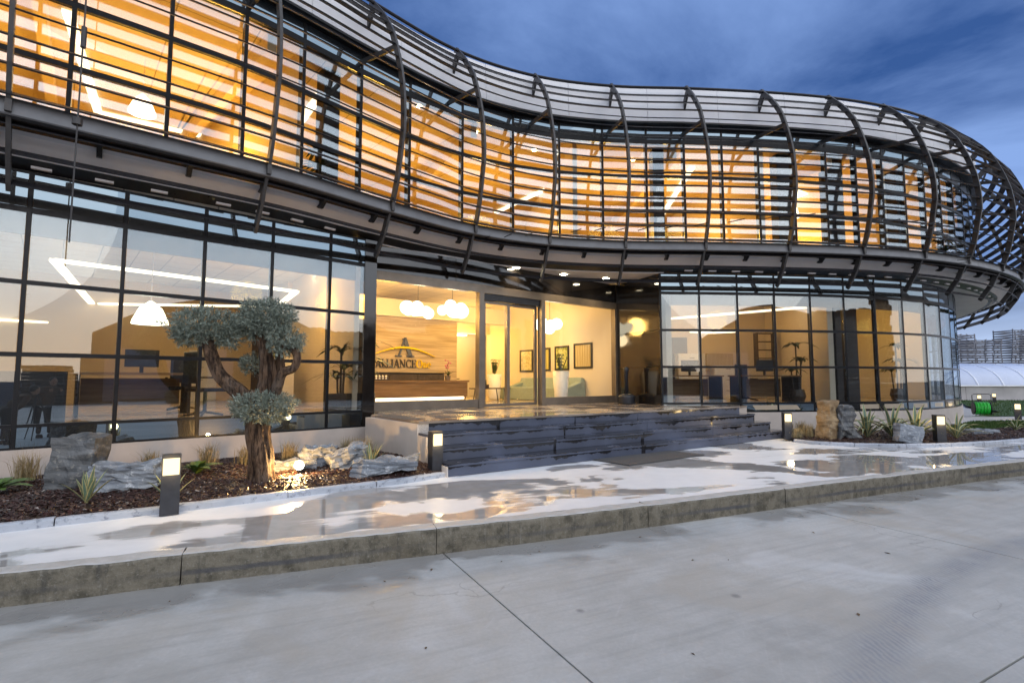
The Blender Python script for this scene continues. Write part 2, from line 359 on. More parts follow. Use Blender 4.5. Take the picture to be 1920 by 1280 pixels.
M['rock'] = rockmat('grey_schist', (.10, .115, .14), (.34, .37, .41), (.72, .74, .77))
M['rockdark'] = rockmat('dark_schist', (.05, .055, .06), (.17, .175, .18), (.36, .34, .30))
M['rockbrown'] = rockmat('ochre_rock', (.16, .10, .05), (.40, .28, .15), (.48, .38, .24))
def mulch(name, a, b):
    t = MT(name); n1 = t.noise(t.coords('World'), 23, 3, .7); n2 = t.noise(t.coords('World'), 2, 2)
    c = t.mix(t.ramp(n1, .3, .7), a, b)
    return t.done(t.bsdf(c, t.ramp(n2, .3, .7, .3, .6), 0, .5))
M['soil'] = mulch('bark_soil', (.018, .010, .008), (.045, .026, .020))
M['chip'] = mulch('bark_chip', (.018, .007, .006), (.060, .024, .019))
M['chip2'] = mulch('bark_chip_pale', (.09, .05, .035), (.21, .13, .095)); M['chip3'] = mulch('bark_chip_bleached', (.28, .24, .22), (.45, .41, .39))
M['leafl'] = simple('fallen_leaf', (.13, .085, .045), .8)
M['blindbox'] = simple('brown_blind_box', (.26, .16, .08), .7)
M['mat'] = simple('door_mat', (.085, .08, .078), .95, 0, .2, 50, .5, 400)
M['path'] = simple('path_concrete', (.52, .51, .52), .6, 0, .12, 2)
M['joint'] = simple('joint_filler', (.045, .042, .038), .9, 0, .2, 5)
def picture(name, a, b, kind):
    t = MT(name)
    if kind == 'wave':
        w = t.n('ShaderNodeTexWave'); w.inputs['Scale'].default_value = 7; w.inputs['Distortion'].default_value = 2.5; t.l(t.coords('Object', (1, 1, .25)), w.inputs['Vector']); f = w.outputs[0]
    else: f = t.noise(t.coords('Object'), 5 if kind == 'blot' else 11, 3)
    return t.done(t.bsdf(t.mix(t.ramp(f, .42, .62), a, b), .25))
M['pic1'] = picture('art_print_pale', (.68, .62, .36), (.46, .40, .22), 'spot')
M['pic2'] = picture('art_print_stripes', (.66, .60, .20), (.28, .25, .08), 'wave')
M['pic3'] = picture('art_print_leaves', (.60, .58, .22), (.22, .26, .07), 'blot')
M['pic4'] = picture('art_print_reeds', (.60, .48, .26), (.42, .32, .14), 'wave')

# ================================================================== mesh writer
class MB:
    def __init__(s): s.v = []; s.f = []; s.mi = []; s.cur = 0
    def add(s, vs, fs):
        o = len(s.v); s.v += [tuple(p) for p in vs]
        for f in fs: s.f.append(tuple(i + o for i in f)); s.mi.append(s.cur)
        return s
    def frame(s, o, ax, ay, az):
        o, ax, ay, az = map(Vector, (o, ax, ay, az))
        vs = [o + ax * i + ay * j + az * k for k in (0, 1) for j in (0, 1) for i in (0, 1)]
        fs = [(0, 2, 3, 1), (4, 5, 7, 6), (0, 1, 5, 4), (2, 6, 7, 3), (0, 4, 6, 2), (1, 3, 7, 5)]
        return s.add(vs, fs)
    def box(s, c, size, rz=0.0):
        ca, sa = cos(rz), sin(rz); sx, sy, sz = size
        ax = Vector((ca, sa, 0)) * sx; ay = Vector((-sa, ca, 0)) * sy; az = Vector((0, 0, sz))
        return s.frame(Vector(c) - (ax + ay + az) / 2, ax, ay, az)
    def bar(s, a, b, w, d, up=(0, 0, 1)):
        a, b, up = Vector(a), Vector(b), Vector(up); t = (b - a); tn = t.normalized()
        l = tn.cross(up)
        if l.length < 1e-4: l = tn.cross(Vector((1, 0, 0)))
        l.normalize(); u = l.cross(tn).normalized()
        return s.frame(a - l * w / 2 - u * d / 2, l * w, t, u * d)
    def tube(s, pts, rad, n=8, cap=True):
        pts = [Vector(p) for p in pts]; m = len(pts)
        if not hasattr(rad, '__len__'): rad = [rad] * m
        o = len(s.v); ref = Vector((0.31, 0.17, 0.93))
        for i, p in enumerate(pts):
            t = (pts[min(i + 1, m - 1)] - pts[max(i - 1, 0)]).normalized()
            a = t.cross(ref)
            if a.length < .05: a = t.cross(Vector((1, 0, 0)))
            a.normalize(); b = t.cross(a)
            for k in range(n):
                g = 2 * pi * k / n; s.v.append(tuple(p + (a * cos(g) + b * sin(g)) * rad[i]))
        for i in range(m - 1):
            for k in range(n):
                k2 = (k + 1) % n
                s.f.append((o + i * n + k, o + i * n + k2, o + (i + 1) * n + k2, o + (i + 1) * n + k)); s.mi.append(s.cur)
        if cap:
            s.f.append(tuple(o + k for k in reversed(range(n)))); s.mi.append(s.cur)
            s.f.append(tuple(o + (m - 1) * n + k for k in range(n))); s.mi.append(s.cur)
        return s
    def lathe(s, c, prof, n=20):
        c = Vector(c); o = len(s.v)
        for r, z in prof:
            for k in range(n):
                g = 2 * pi * k / n; s.v.append((c.x + r * cos(g), c.y + r * sin(g), c.z + z))
        for i in range(len(prof) - 1):
            for k in range(n):
                k2 = (k + 1) % n; s.f.append((o + i * n + k, o + i * n + k2, o + (i + 1) * n + k2, o + (i + 1) * n + k)); s.mi.append(s.cur)
        s.f.append(tuple(o + k for k in reversed(range(n)))); s.mi.append(s.cur)
        s.f.append(tuple(o + (len(prof) - 1) * n + k for k in range(n))); s.mi.append(s.cur)
        return s
    def prism(s, poly, z0, z1):
        n = len(poly); vs = [(x, y, z0) for x, y in poly] + [(x, y, z1) for x, y in poly]
        fs = [tuple(reversed(range(n))), tuple(range(n, 2 * n))] + [(i, (i + 1) % n, n + (i + 1) % n, n + i) for i in range(n)]
        return s.add(vs, fs)
    def strip(s, inner, outer, z0, z1, closed_ends=True):
        """solid band between two plan lines of equal length"""
        n = len(inner); vs = []
        for (a, b) in zip(inner, outer):
            vs += [(a[0], a[1], z0), (b[0], b[1], z0), (b[0], b[1], z1), (a[0], a[1], z1)]
        fs = []
        for i in range(n - 1):
            p, q = 4 * i, 4 * i + 4
            for k in range(4): fs.append((p + k, p + (k + 1) % 4, q + (k + 1) % 4, q + k))
        fs += [(0, 3, 2, 1), (4 * n - 4, 4 * n - 3, 4 * n - 2, 4 * n - 1)]
        return s.add(vs, fs)
    def sweep(s, path, nrm, prof):
        """profile (outward, up) swept along a plan path at height 0 with outward normals"""
        m = len(prof); vs = []; fs = []; n = len(path)
        for (x, y), (nx, ny) in zip(path, nrm):
            for a, z in prof: vs.append((x + nx * a, y + ny * a, z))
        for i in range(n - 1):
            for k in range(m):
                k2 = (k + 1) % m; fs.append((i * m + k, i * m + k2, (i + 1) * m + k2, (i + 1) * m + k))
        fs.append(tuple(reversed(range(m)))); fs.append(tuple((n - 1) * m + k for k in range(m)))
        return s.add(vs, fs)

def wloc(o):
    v = Vector((0, 0, 0))
    while o is not None: v += o.location; o = o.parent
    return v
def obj(name, mb, mats, parent=None, smooth=False, world=True, fixn=True):
    me = bpy.data.meshes.new(name)
    vs = mb.v
    if parent is not None and world:
        w = wloc(parent); vs = [(x - w.x, y - w.y, z - w.z) for x, y, z in vs]
    me.from_pydata(vs, [], mb.f); me.update()
    if not isinstance(mats, (list, tuple)): mats = [mats]
    for m in mats: me.materials.append(m)
    if len(mats) > 1: me.polygons.foreach_set('material_index', mb.mi)
    if fixn:
        b = bmesh.new(); b.from_mesh(me); bmesh.ops.recalc_face_normals(b, faces=b.faces); b.to_mesh(me); b.free()
    if smooth: me.polygons.foreach_set('use_smooth', [True] * len(me.polygons))
    o = bpy.data.objects.new(name, me); COL.objects.link(o)
    if parent is not None: o.parent = parent
    return o
def worn(o, amp, f, seed):
    for v in o.data.vertices:
        k = v.co * f + Vector((seed, 0, 0)); v.co += Vector((mnoise.noise(k), mnoise.noise(k + Vector((9, 3, 1))), mnoise.noise(k + Vector((2, 7, 5))) * .8)) * amp
def share(name, me, parent, loc=(0, 0, 0), rz=0.0, scale=None):
    o = bpy.data.objects.new(name, me); COL.objects.link(o); o.parent = parent; o.location = loc; o.rotation_euler = (0, 0, rz)
    if scale: o.scale = scale if hasattr(scale, '__len__') else (scale,) * 3
    return o
def tag(o, label, cat, group=None):
    o['label'] = label; o['category'] = cat
    if group: o['group'] = group
    return o
def thing(name, label, cat, loc=(0, 0, 0), rz=0.0, group=None):
    o = bpy.data.objects.new(name, None); COL.objects.link(o); o.location = loc; o.rotation_euler = (0, 0, rz)
    o.empty_display_size = .2
    return tag(o, label, cat, group)
def struct(o, kind='structure'): o['kind'] = kind; return o
def dup(root, loc, rz=None, label=None, group=None, scale=None):
    r = root.copy(); COL.objects.link(r); r.location = loc
    if rz is not None: r.rotation_euler = (0, 0, rz)
    if scale: r.scale = (scale,) * 3
    if label: r['label'] = label
    if group: r['group'] = group
    for ch in list(root.children):
        c = ch.copy(); COL.objects.link(c); c.parent = r
        for g in ch.children:
            d = g.copy(); COL.objects.link(d); d.parent = c
    return r
def area(name, loc, size, energy, col, rot=(0, 0, 0), spread=None):
    l = bpy.data.lights.new(name, 'AREA'); l.energy = energy; l.color = col; l.shape = 'RECTANGLE'
    l.size = size[0]; l.size_y = size[1]
    if spread: l.spread = spread
    o = bpy.data.objects.new(name, l); COL.objects.link(o); o.location = loc; o.rotation_euler = rot; return o
def point(name, loc, energy, col, r=.05):
    l = bpy.data.lights.new(name, 'POINT'); l.energy = energy; l.color = col; l.shadow_soft_size = r
    o = bpy.data.objects.new(name, l); COL.objects.link(o); o.location = loc; return o

# ================================================================== plan curves
def catmull(pts, n=12):
    out = []
    P = [Vector((2 * pts[0][0] - pts[1][0], 2 * pts[0][1] - pts[1][1]))] + [Vector(p) for p in pts] + [Vector((2 * pts[-1][0] - pts[-2][0], 2 * pts[-1][1] - pts[-2][1]))]
    for i in range(1, len(P) - 2):
        a, b, c, d = P[i - 1:i + 3]
        for k in range(n):
            t = k / n
            out.append(.5 * ((2 * b) + (c - a) * t + (2 * a - 5 * b + 4 * c - d) * t * t + (3 * b - a - 3 * c + d) * t ** 3))
    out.append(P[-2]); return out
class Curve:
    def __init__(s, pts, step=None):
        s.p = [Vector(p) for p in pts]; s.s = [0.0]
        for a, b in zip(s.p, s.p[1:]): s.s.append(s.s[-1] + (b - a).length)
        s.len = s.s[-1]
    def at(s, u):
        u = max(0, min(s.len, u)); lo, hi = 0, len(s.s) - 1
        while hi - lo > 1:
            m = (lo + hi) // 2
            if s.s[m] <= u: lo = m
            else: hi = m
        t = (u - s.s[lo]) / max(1e-9, s.s[hi] - s.s[lo]); return s.p[lo].lerp(s.p[hi], t)
    def tan(s, u): return (s.at(u + .15) - s.at(u - .15)).normalized()
    def nout(s, u): t = s.tan(u); return Vector((t.y, -t.x))
    def near(s, p):
        p = Vector(p); best = min(range(len(s.p)), key=lambda i: (s.p[i] - p).length); 
        us = [s.s[best] + d * .02 for d in range(-40, 41)]
        return min(us, key=lambda u: (s.at(u) - p).length)
    def sample(s, u0, u1, step):
        n = max(2, int(round((u1 - u0) / step)) + 1); us = [u0 + (u1 - u0) * i / (n - 1) for i in range(n)]
        return [s.at(u) for u in us], [s.nout(u) for u in us]
FAS = [(-13.0, -.55), (-11.3, .85), (-9.6, 2.28), (-7.6, 3.96), (-5.65, 5.6), (-3.61, 7.30), (-2.16, 8.92), (-.76, 10.28), (.84, 11.12), (2.62, 11.50), (4.51, 11.60), (6.55, 11.77),
       (8.5, 12.04), (10.33, 12.48), (11.99, 13.11), (13.75, 14.02), (15.45, 15.19), (17.05, 16.62), (18.45, 18.4), (19.65, 20.35), (20.75, 22.4), (21.75, 24.5), (22.7, 26.6)]
FC = Curve(catmull(FAS, 14))
# signed distance of the far end along the curve; offset curves (inward positive)
def offc(d, u0=0.0, u1=None, step=.25):
    u1 = FC.len if u1 is None else u1
    p, n = FC.sample(u0, u1, step)
    return [a - b * d for a, b in zip(p, n)], n
def fpt(u, d, z): a = FC.at(u) - FC.nout(u) * d; return Vector((a.x, a.y, z))

UP_OFF = 1.18; LO_OFF = .95
Z_SOF_O, Z_SOF_I = 4.42, 4.16
PLAT = .88; GRD = .22
SFL, SFR = Vector((-2.62, 9.92)), Vector((2.92, 14.15))
SFu = (SFR - SFL).normalized(); SFn = Vector((-SFu.y, SFu.x)); SFlen = (SFR - SFL).length
def sf(u, n, z=0.0): p = SFL + SFu * u + SFn * n; return Vector((p.x, p.y, z))
SFang = atan2(SFu.y, SFu.x)

uL_end = FC.near((-2.50 + .675 * .95, 9.70 - .737 * .95)); uR_start = FC.near((3.72, 11.56))
loL = [FC.at(u) - FC.nout(u) * LO_OFF for u in [uL_end * i / 30 for i in range(31)]]
# the lower left wall runs straight
A0, A1 = Vector((-6.3, 6.23)), Vector((-2.61, 9.62)); Ld = (A1 - A0).normalized()
LEFT0 = A1 - Ld * 12.5; LEFTC = Curve([LEFT0, A1])
rp, rn = FC.sample(uR_start, FC.len, .25)
def ease(x): x = max(0.0, min(1.0, x)); return x * x * (3 - 2 * x)
s9 = FC.near((11.0, 12.7)); ru = [uR_start + (FC.len - uR_start) * i / (len(rp) - 1) for i in range(len(rp))]
RIGHTC = Curve([a - b * (LO_OFF + .95 * ease((u - s9) / 8.5)) for a, b, u in zip(rp, rn, ru)])

# ================================================================== ground
gm = MB(); gm.add([(-900, -900, -.03), (900, -900, -.03), (900, 900, -.03), (-900, 900, -.03)], [(0, 1, 2, 3)])
struct(obj('ground', gm, M['ground'], fixn=False))
# road: cast slabs with open joints over a dark bed
KERB = [(-16, .2), (-10, 1.45), (-6.4, 2.45), (-3.40, 3.47), (-2.44, 3.84), (-.51, 4.55), (1.36, 5.29), (3.3, 6.13), (5.35, 7.0), (8.08, 8.12), (12, 9.65), (18, 11.7), (26, 14), (34, 16)]
KC = Curve(catmull(KERB, 10))
bed = MB(); bed.add([(-60, -60, -.022), (60, -60, -.022), (60, 16, -.022), (-60, 16, -.022)], [(0, 1, 2, 3)])
road = struct(obj('road', bed, M['joint'], fixn=False))
jd = Vector((.94, -1.78)).normalized()          # running direction of the long joints
jn = Vector((-jd.y, jd.x))
J0 = Vector((-.54, 4.42)); W_S, L_S = 4.25, 6.0
T0 = Vector((2.33, 2.64))
def in_kerb(p): return True
for i in range(-9, 10):
    for j in range(-9, 4):
        g = .006
        base = J0 + jn * (i * W_S)
        # cross joints follow the line seen at the right edge of the picture
        off0 = (T0 - J0).dot(jd) + j * L_S + (1.7 if i % 2 else 0)
        q = [base + jn * g + jd * (off0 + g), base + jn * (W_S - g) + jd * (off0 + g), base + jn * (W_S - g) + jd * (off0 + L_S - g), base + jn * g + jd * (off0 + L_S - g)]
        c = sum(q, Vector((0, 0))) / 4
        if c.y > 12 + c.x * .3 or abs(c.x) > 45 or c.y < -40: continue
        mb = MB(); mb.prism([(p.x, p.y) for p in q], -.02, 0.0)
        obj('road_slab', mb, M['road'], road)
# kerb stones
kerb = None
u = 0.0; lens = [2.05, 2.3, 1.9, 2.2, 2.0]
i = 0
kerb_base = MB(); pk, nk = KC.sample(0, KC.len, .4)
kerb_base.strip([p - n * .03 for p, n in zip(pk, nk)], [p - n * .13 for p, n in zip(pk, nk)], -.02, GRD - .02)
kerb = struct(obj('kerb', kerb_base, M['joint']))
u_ref = KC.near((-2.52, 3.81))
u = u_ref - 2.1 * 7
while u < KC.len - .5:
    l = lens[i % 5]; i += 1
    u2 = min(u + l, KC.len)
    if u2 > .2:
        p, n = KC.sample(max(u, 0) + .004, u2 - .004, .05)
        mb = MB(); mb.sweep(p, n, [(-.16, -.02), (.0, -.02), (.0, GRD - .10), (-.003, GRD - .022), (-.010, GRD - .006), (-.022, GRD), (-.09, GRD), (-.16, GRD)])
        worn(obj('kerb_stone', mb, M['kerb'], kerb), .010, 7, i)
    u = u2
# paving behind the kerb (white, wet) as one sheet
pv = MB()
inner = [p - n * .165 for p, n in zip(pk, nk)]
PAVB = [(-16, 4), (-10, 4.8), (-5.2, 5.0), (-1.4, 7.4), (0, 8.8), (3, 10.8), (6, 12.1), (9, 11.6), (12.0, 12.0), (15, 13.4), (18, 14.6), (24, 17), (30, 19), (36, 21)]
pb = Curve(catmull(PAVB, 8)); nn_ = len(inner)
for a in range(nn_ - 1):
    o1, o2 = pb.at(pb.len * a / (nn_ - 1)), pb.at(pb.len * (a + 1) / (nn_ - 1))
    pv.add([(inner[a].x, inner[a].y, GRD - .004), (inner[a + 1].x, inner[a + 1].y, GRD - .004), (o2.x, o2.y, GRD - .004), (o1.x, o1.y, GRD - .004)], [(0, 1, 2, 3)])
struct(obj('pavement', pv, M['paving'], fixn=False))

rnd = random.Random(12); mb = MB()
for k in range(46):
    x, y = rnd.uniform(-3, 6), rnd.uniform(2.4, 5.2)
    if k < 26: q = KC.at(rnd.uniform(4, KC.len * .55)) + KC.nout(KC.len * .3) * rnd.uniform(.02, .35); x, y = q.x, q.y
    if y > 4.6 + .43 * x: continue
    a = rnd.uniform(0, pi); l = rnd.uniform(.008, .03); w = l * rnd.uniform(.25, .6); c, s_ = cos(a), sin(a)
    mb.add([(x - c * l, y - s_ * l, .002), (x + s_ * w, y - c * w, .006), (x + c * l, y + s_ * l, .003), (x - s_ * w, y + c * w, .007), (x, y, .0005)], [(0, 1, 2, 3), (1, 0, 4), (2, 1, 4), (3, 2, 4), (0, 3, 4)])
struct(obj('litter', mb, M['leafl'], fixn=False), 'stuff')
# flower beds: soil heaped a little above the edging
EDGL = [(-9.5, .9), (-6.6, 2.85), (-4.34, 4.42), (-3.68, 4.85), (-2.88, 5.38), (-2.1, 5.95), (-1.41, 6.42), (-.86, 6.95)]
EDGR = [(5.86, 10.62), (6.12, 10.24), (6.63, 9.98), (7.34, 9.86), (8.22, 9.90), (9.36, 10.22), (10.77, 10.78), (12.6, 11.7), (15.5, 13.1), (19, 14.8)]
def bed_sheet(name, front, back, amp=.05):
    f, b = Curve(catmull(front, 6)), Curve(back); nu, nv = 90, 26; vs = []; fs = []
    for i in range(nu + 1):
        p, q = f.at(f.len * i / nu), b.at(b.len * i / nu)
        for j in range(nv + 1):
            t = j / nv; c = p.lerp(q, t)
            z = GRD + .035 + amp * sin(pi * min(1, t * 1.6) / 2) + .03 * mnoise.noise((c.x * 1.4, c.y * 1.4, 0)) * min(1, t * 5)
            vs.append((c.x, c.y, z))
    for i in range(nu):
        for j in range(nv):
            a = i * (nv + 1) + j; fs.append((a, a + nv + 1, a + nv + 2, a + 1))
    mb = MB(); mb.add(vs, fs); return obj(name, mb, M['soil'], smooth=True, fixn=False), f, b, amp
BACKL = [(-12, 1.2), (-6.0, 6.45), (-2.9, 9.2), (-2.0, 8.5), (-1.15, 7.3)]
bl, fL, bL, aL = bed_sheet('flower_bed', EDGL, [Vector(p) for p in BACKL]); struct(bl)
BACKR = [(6.0, 12.0), (7.2, 12.55), (8.4, 12.3), (9.7, 12.15), (11, 12.3), (13.0, 12.95), (16, 14.2), (19.2, 15.6)]
br, fR, bR, aR = bed_sheet('flower_bed', EDGR, [Vector(p) for p in BACKR]); struct(br)
def bedz(f, b, amp, i, t):
    p, q = f.at(f.len * i), b.at(b.len * i); c = p.lerp(q, t)
    return c.x, c.y, GRD + .035 + amp * sin(pi * min(1, t * 1.6) / 2) + .03 * mnoise.noise((c.x * 1.4, c.y * 1.4, 0)) * min(1, t * 5)
def chips(name, f, b, amp, n, u0, u1, mat='chip', big=1.0, tmax=.97):
    rnd = random.Random(n); mb = MB()
    for k in range(n):
        x, y, z = bedz(f, b, amp, rnd.uniform(u0, u1), rnd.uniform(.02, tmax))
        l, w, h = rnd.uniform(.02, .06) * big, rnd.uniform(.010, .026) * big, rnd.uniform(.003, .008)
        a = rnd.uniform(0, pi); ti = rnd.uniform(-.6, .6); t2 = rnd.uniform(-.6, .6)
        ax = Vector((cos(a) * cos(ti), sin(a) * cos(ti), sin(ti))); ay = Vector((-sin(a) * cos(t2), cos(a) * cos(t2), sin(t2)))
        az = ax.cross(ay).normalized(); o = Vector((x, y, z + .008))
        mb.frame(o - ax * l / 2 - ay * w / 2, ax * l, ay * w, az * h)
    return struct(obj(name, mb, M[mat], fixn=False), 'stuff')
chips('bark_mulch', fL, bL, aL, 1701, .26, 1.0, 'chip2'); chips('bark_mulch', fR, bR, aR, 1001, 0, .8, 'chip2'); chips('bark_mulch', fL, bL, aL, 420, .26, 1.0, 'chip3', .9)
chips('bark_mulch', fL, bL, aL, 17000, .26, 1.0); chips('bark_mulch', fR, bR, aR, 9000, 0, .80)
def edging(pts, first, closed=None, seg=.98):
    c = Curve(catmull(pts, 8)); u = .0; root = None
    p, n = c.sample(0, c.len, .2)
    base = MB(); base.strip([a + b * .035 for a, b in zip(p, n)], [a - b * .035 for a, b in zip(p, n)], GRD - .02, GRD + .025)
    root = struct(obj('border_edging', base, M['joint']))
    while u < c.len - .1:
        u2 = min(c.len, u + seg * random.uniform(.9, 1.1)); p, n = c.sample(u + .005, u2 - .005, .06)
        h = random.uniform(-.004, .004)
        mb = MB(); mb.sweep(p, n, [(-.055, GRD - .03), (.055, GRD - .03), (.05, GRD + .045 + h), (.03, GRD + .062 + h), (-.03, GRD + .062 + h), (-.055, GRD + .05 + h)])
        worn(obj('edging_stone', mb, M['edging'], root), .007, 9, u); u = u2
edging(EDGL, 0); edging(EDGR, 0)

# lawns, path
def poly_sheet(name, poly, z, m):
    mb = MB(); mb.add([(x, y, z) for x, y in poly], [tuple(range(len(poly)))]); return struct(obj(name, mb, m, fixn=False))
lawn_f = [(9.9, 12.2), (11, 12.33), (13.0, 13.0), (16, 14.25), (19.2, 15.65), (24, 17.8), (26, 19.6), (20, 16.9), (16.2, 15.55), (13.7, 15.2)]
lawn_b = [(15.6, 17.35), (17.6, 17.55), (20, 18.4), (26, 21.2), (40, 27.5), (46, 31), (27, 31), (21.6, 24.2), (19.0, 19.8)]
LZ = GRD + .05
poly_sheet('lawn', lawn_f, LZ, M['lawn']); poly_sheet('lawn', lawn_b, LZ, M['lawn'])
poly_sheet('path', [(9.0, 13.0), (13.9, 15.1), (16.2, 15.55), (20, 16.9), (26, 19.6), (40, 26), (40, 27.4), (26, 21.1), (20, 18.3), (17.6, 17.45), (15.6, 17.25), (13, 16)], LZ - .012, M['path'])
poly_sheet('yard', [(-16, 4.5), (-12, 1.5), (-4, 8), (4, 14), (9, 13), (16, 16), (30, 18), (60, 26), (60, 34), (20, 34), (-16, 30)], .18, M['path'])
def inside(p, poly):
    x, y = p; r = False
    for (a, b), (c, d) in zip(poly, poly[1:] + poly[:1]):
        if (b > y) != (d > y) and x < (c - a) * (y - b) / (d - b) + a: r = not r
    return r
def blades(name, poly, n, h, seed):
    rnd = random.Random(seed); xs = [p[0] for p in poly]; ys = [p[1] for p in poly]; mb = MB(); k = 0
    while k < n:
        x, y = rnd.uniform(min(xs), max(xs)), rnd.uniform(min(ys), max(ys))
        if not inside((x, y), poly): continue
        k += 1; a = rnd.uniform(0, 2 * pi); w = .008; hh = h * rnd.uniform(.6, 1.3); lx, ly = rnd.uniform(-.02, .02), rnd.uniform(-.02, .02)
        mb.add([(x - cos(a) * w, y - sin(a) * w, LZ), (x + cos(a) * w, y + sin(a) * w, LZ), (x + lx, y + ly, LZ + hh)], [(0, 1, 2)])
    return struct(obj(name, mb, M['lawn'], fixn=False), 'stuff')
blades('grass', lawn_f, 15000, .05, 3); blades('grass', lawn_b, 16000, .06, 4)
exec_parts = True
# ================================================================== the office building
BLD = thing('office_building', 'two storey curved glass office building wrapped in horizontal louvres', 'building', (4, 14, 0))
# --- louvre cage: (height, outward offset from the floor-edge beam) of each louvre
LV = [(8.87, -.74), (8.54, -.45), (8.25, -.24), (7.97, -.07), (7.69, .04), (7.40, .14), (7.12, .22), (6.82, .29), (6.53, .325), (6.23, .345), (5.93, .34),
      (5.645, .285), (5.35, .235), (5.05, .165), (4.75, .065), (4.455, -.105), (4.16, -.235), (3.85, -.445)]
P_ALL, N_ALL = FC.sample(0, FC.len, .22)
for k, (z, o) in enumerate(LV):
    mb = MB()
    if k == 0: prof = [(o + .035 * cos(g), z + .035 * sin(g)) for g in [2 * pi * q / 8 for q in range(8)]]
    elif k >= 15: prof = [(o - .105, z + .068), (o - .097, z + .054), (o + .004, z - .030), (o + .008, z - .016)]
    else:
        # blades are pitched: the inner edge stands higher than the outer one
        dpt = .165; ti = radians(30) if k > 3 else radians(22)
        ca, sa = cos(ti), sin(ti); h = .010
        prof = [(o + .01 - dpt * ca + h * sa, z + dpt * sa + h * ca - .04), (o + .01 - dpt * ca - h * sa, z + dpt * sa - h * ca - .04), (o + .01 - h * sa, z - h * ca - .04), (o + .01 + h * sa, z + h * ca - .04)]
    mb.sweep(P_ALL, N_ALL, prof); obj('louvre_slat', mb, M['slat'], BLD)
# --- ribs
RIBU = [FC.near(p) for p in FAS[5:22]]
us = RIBU[0]
RIBU = [us - 2.75, us - 5.1, us - 7.4, us - 9.7] + RIBU
prof_r = [(z, o) for z, o in LV]
prof_r = [(8.98, -.90), (8.95, -.80)] + prof_r + [(3.77, -.52)]
for u in RIBU:
    a, n = FC.at(u), FC.nout(u); t = Vector((n.y, -n.x)); mb = MB(); w = .023
    vs = []; m = len(prof_r)
    for q, (z, o) in enumerate(prof_r):
        z0, o0 = prof_r[max(q - 1, 0)]; z1, o1 = prof_r[min(q + 1, m - 1)]
        tz, to = z1 - z0, o1 - o0; l = sqrt(tz * tz + to * to); nz_, no_ = (-to / l) * -1, (tz / l) * -1
        dep = .115 if q not in (0, m - 1) else .09
        out = (o + .03 * no_ * -1 * -1, z + .03 * nz_)
        for (ww, dd) in ((-w, .028), (w, .028), (w, -dep + .028), (-w, -dep + .028)):
            oo, zz = o + no_ * dd, z + nz_ * dd
            pt = a + n * oo + t * ww; vs.append((pt.x, pt.y, zz))
    fs = []
    for q in range(m - 1):
        for k in range(4): fs.append((q * 4 + k, q * 4 + (k + 1) % 4, q * 4 + 4 + (k + 1) % 4, q * 4 + 4 + k))
    fs += [(0, 3, 2, 1), tuple((m - 1) * 4 + k for k in range(4))]
    mb.add(vs, fs)
    rib = obj('rib', mb, M['rib'], BLD)
    # struts that tie the rib back: at the crown, at the ceiling and at the floor edge
    for (z0, o0, z1, o1, w_, d_) in ((8.80, -.78, 8.45, -1.06, .05, .16), (7.62, .0, 7.86, -UP_OFF, .045, .09), (4.60, .05, 4.60, -.30, .06, .14)):
        s_ = MB(); p0, p1 = a + n * o0, a + n * o1
        s_.bar((p0.x, p0.y, z0), (p1.x, p1.y, z1), w_, d_); obj('strut', s_, M['rib'], rib)
# --- floor-edge beam, walkway, soffit, brackets
mb = MB(); mb.sweep(P_ALL, N_ALL, [(-.10, 4.50), (.0, 4.50), (.012, 4.515), (-.03, 4.72), (-.10, 4.72)]); obj('edge_beam', mb, M['fascia'], BLD)
mb = MB(); mb.sweep(P_ALL, N_ALL, [(-.42, 4.50), (-.112, 4.50), (-.112, 4.53), (-.42, 4.53)]); obj('walkway', mb, M['deckwood'], BLD)
# seams of the walkway boards, each plank a piece
uu = 0.4
me_pl = None
while uu < FC.len - .5:
    a, n = FC.at(uu), FC.nout(uu)
    if me_pl is None:
        mb = MB(); mb.box((0, 0, 0), (.30, .012, .016)); ob = obj('grating_bar', mb, M['black'], BLD); me_pl = ob.data
    else: ob = share('grating_bar', me_pl, BLD)
    p = a - n * .27; ob.location = Vector((p.x, p.y, 4.496)) - wloc(BLD); ob.rotation_euler = (0, 0, atan2(n.y, n.x))
    uu += .42
uS0, uS1 = 0.0, FC.len
def inner_line(u):
    """plan point of the lower wall below curve position u"""
    a, n = FC.at(u), FC.nout(u)
    return a - n * LO_OFF
pS, nS = FC.sample(0, FC.len, .25)
mb = MB(); vs = []; fs = []
for i, (a, n) in enumerate(zip(pS, nS)):
    for d, z in ((.34, Z_SOF_O), (.70, 4.262), (.70, 4.312), (.34, Z_SOF_O + .05)):
        q = a - n * d; vs.append((q.x, q.y, z))
for i in range(len(pS) - 1):
    for k in range(4): fs.append((4 * i + k, 4 * i + (k + 1) % 4, 4 * i + 4 + (k + 1) % 4, 4 * i + 4 + k))
mb.add(vs, fs); SOF = obj('soffit', mb, M['soffit'], BLD)
mb = MB(); mb.sweep(pS, nS, [(-.704, 4.255), (-.704, 4.31), (-(LO_OFF - .015), 4.235), (-(LO_OFF - .015), 4.18)]); obj('soffit_border', mb, M['black'], BLD)
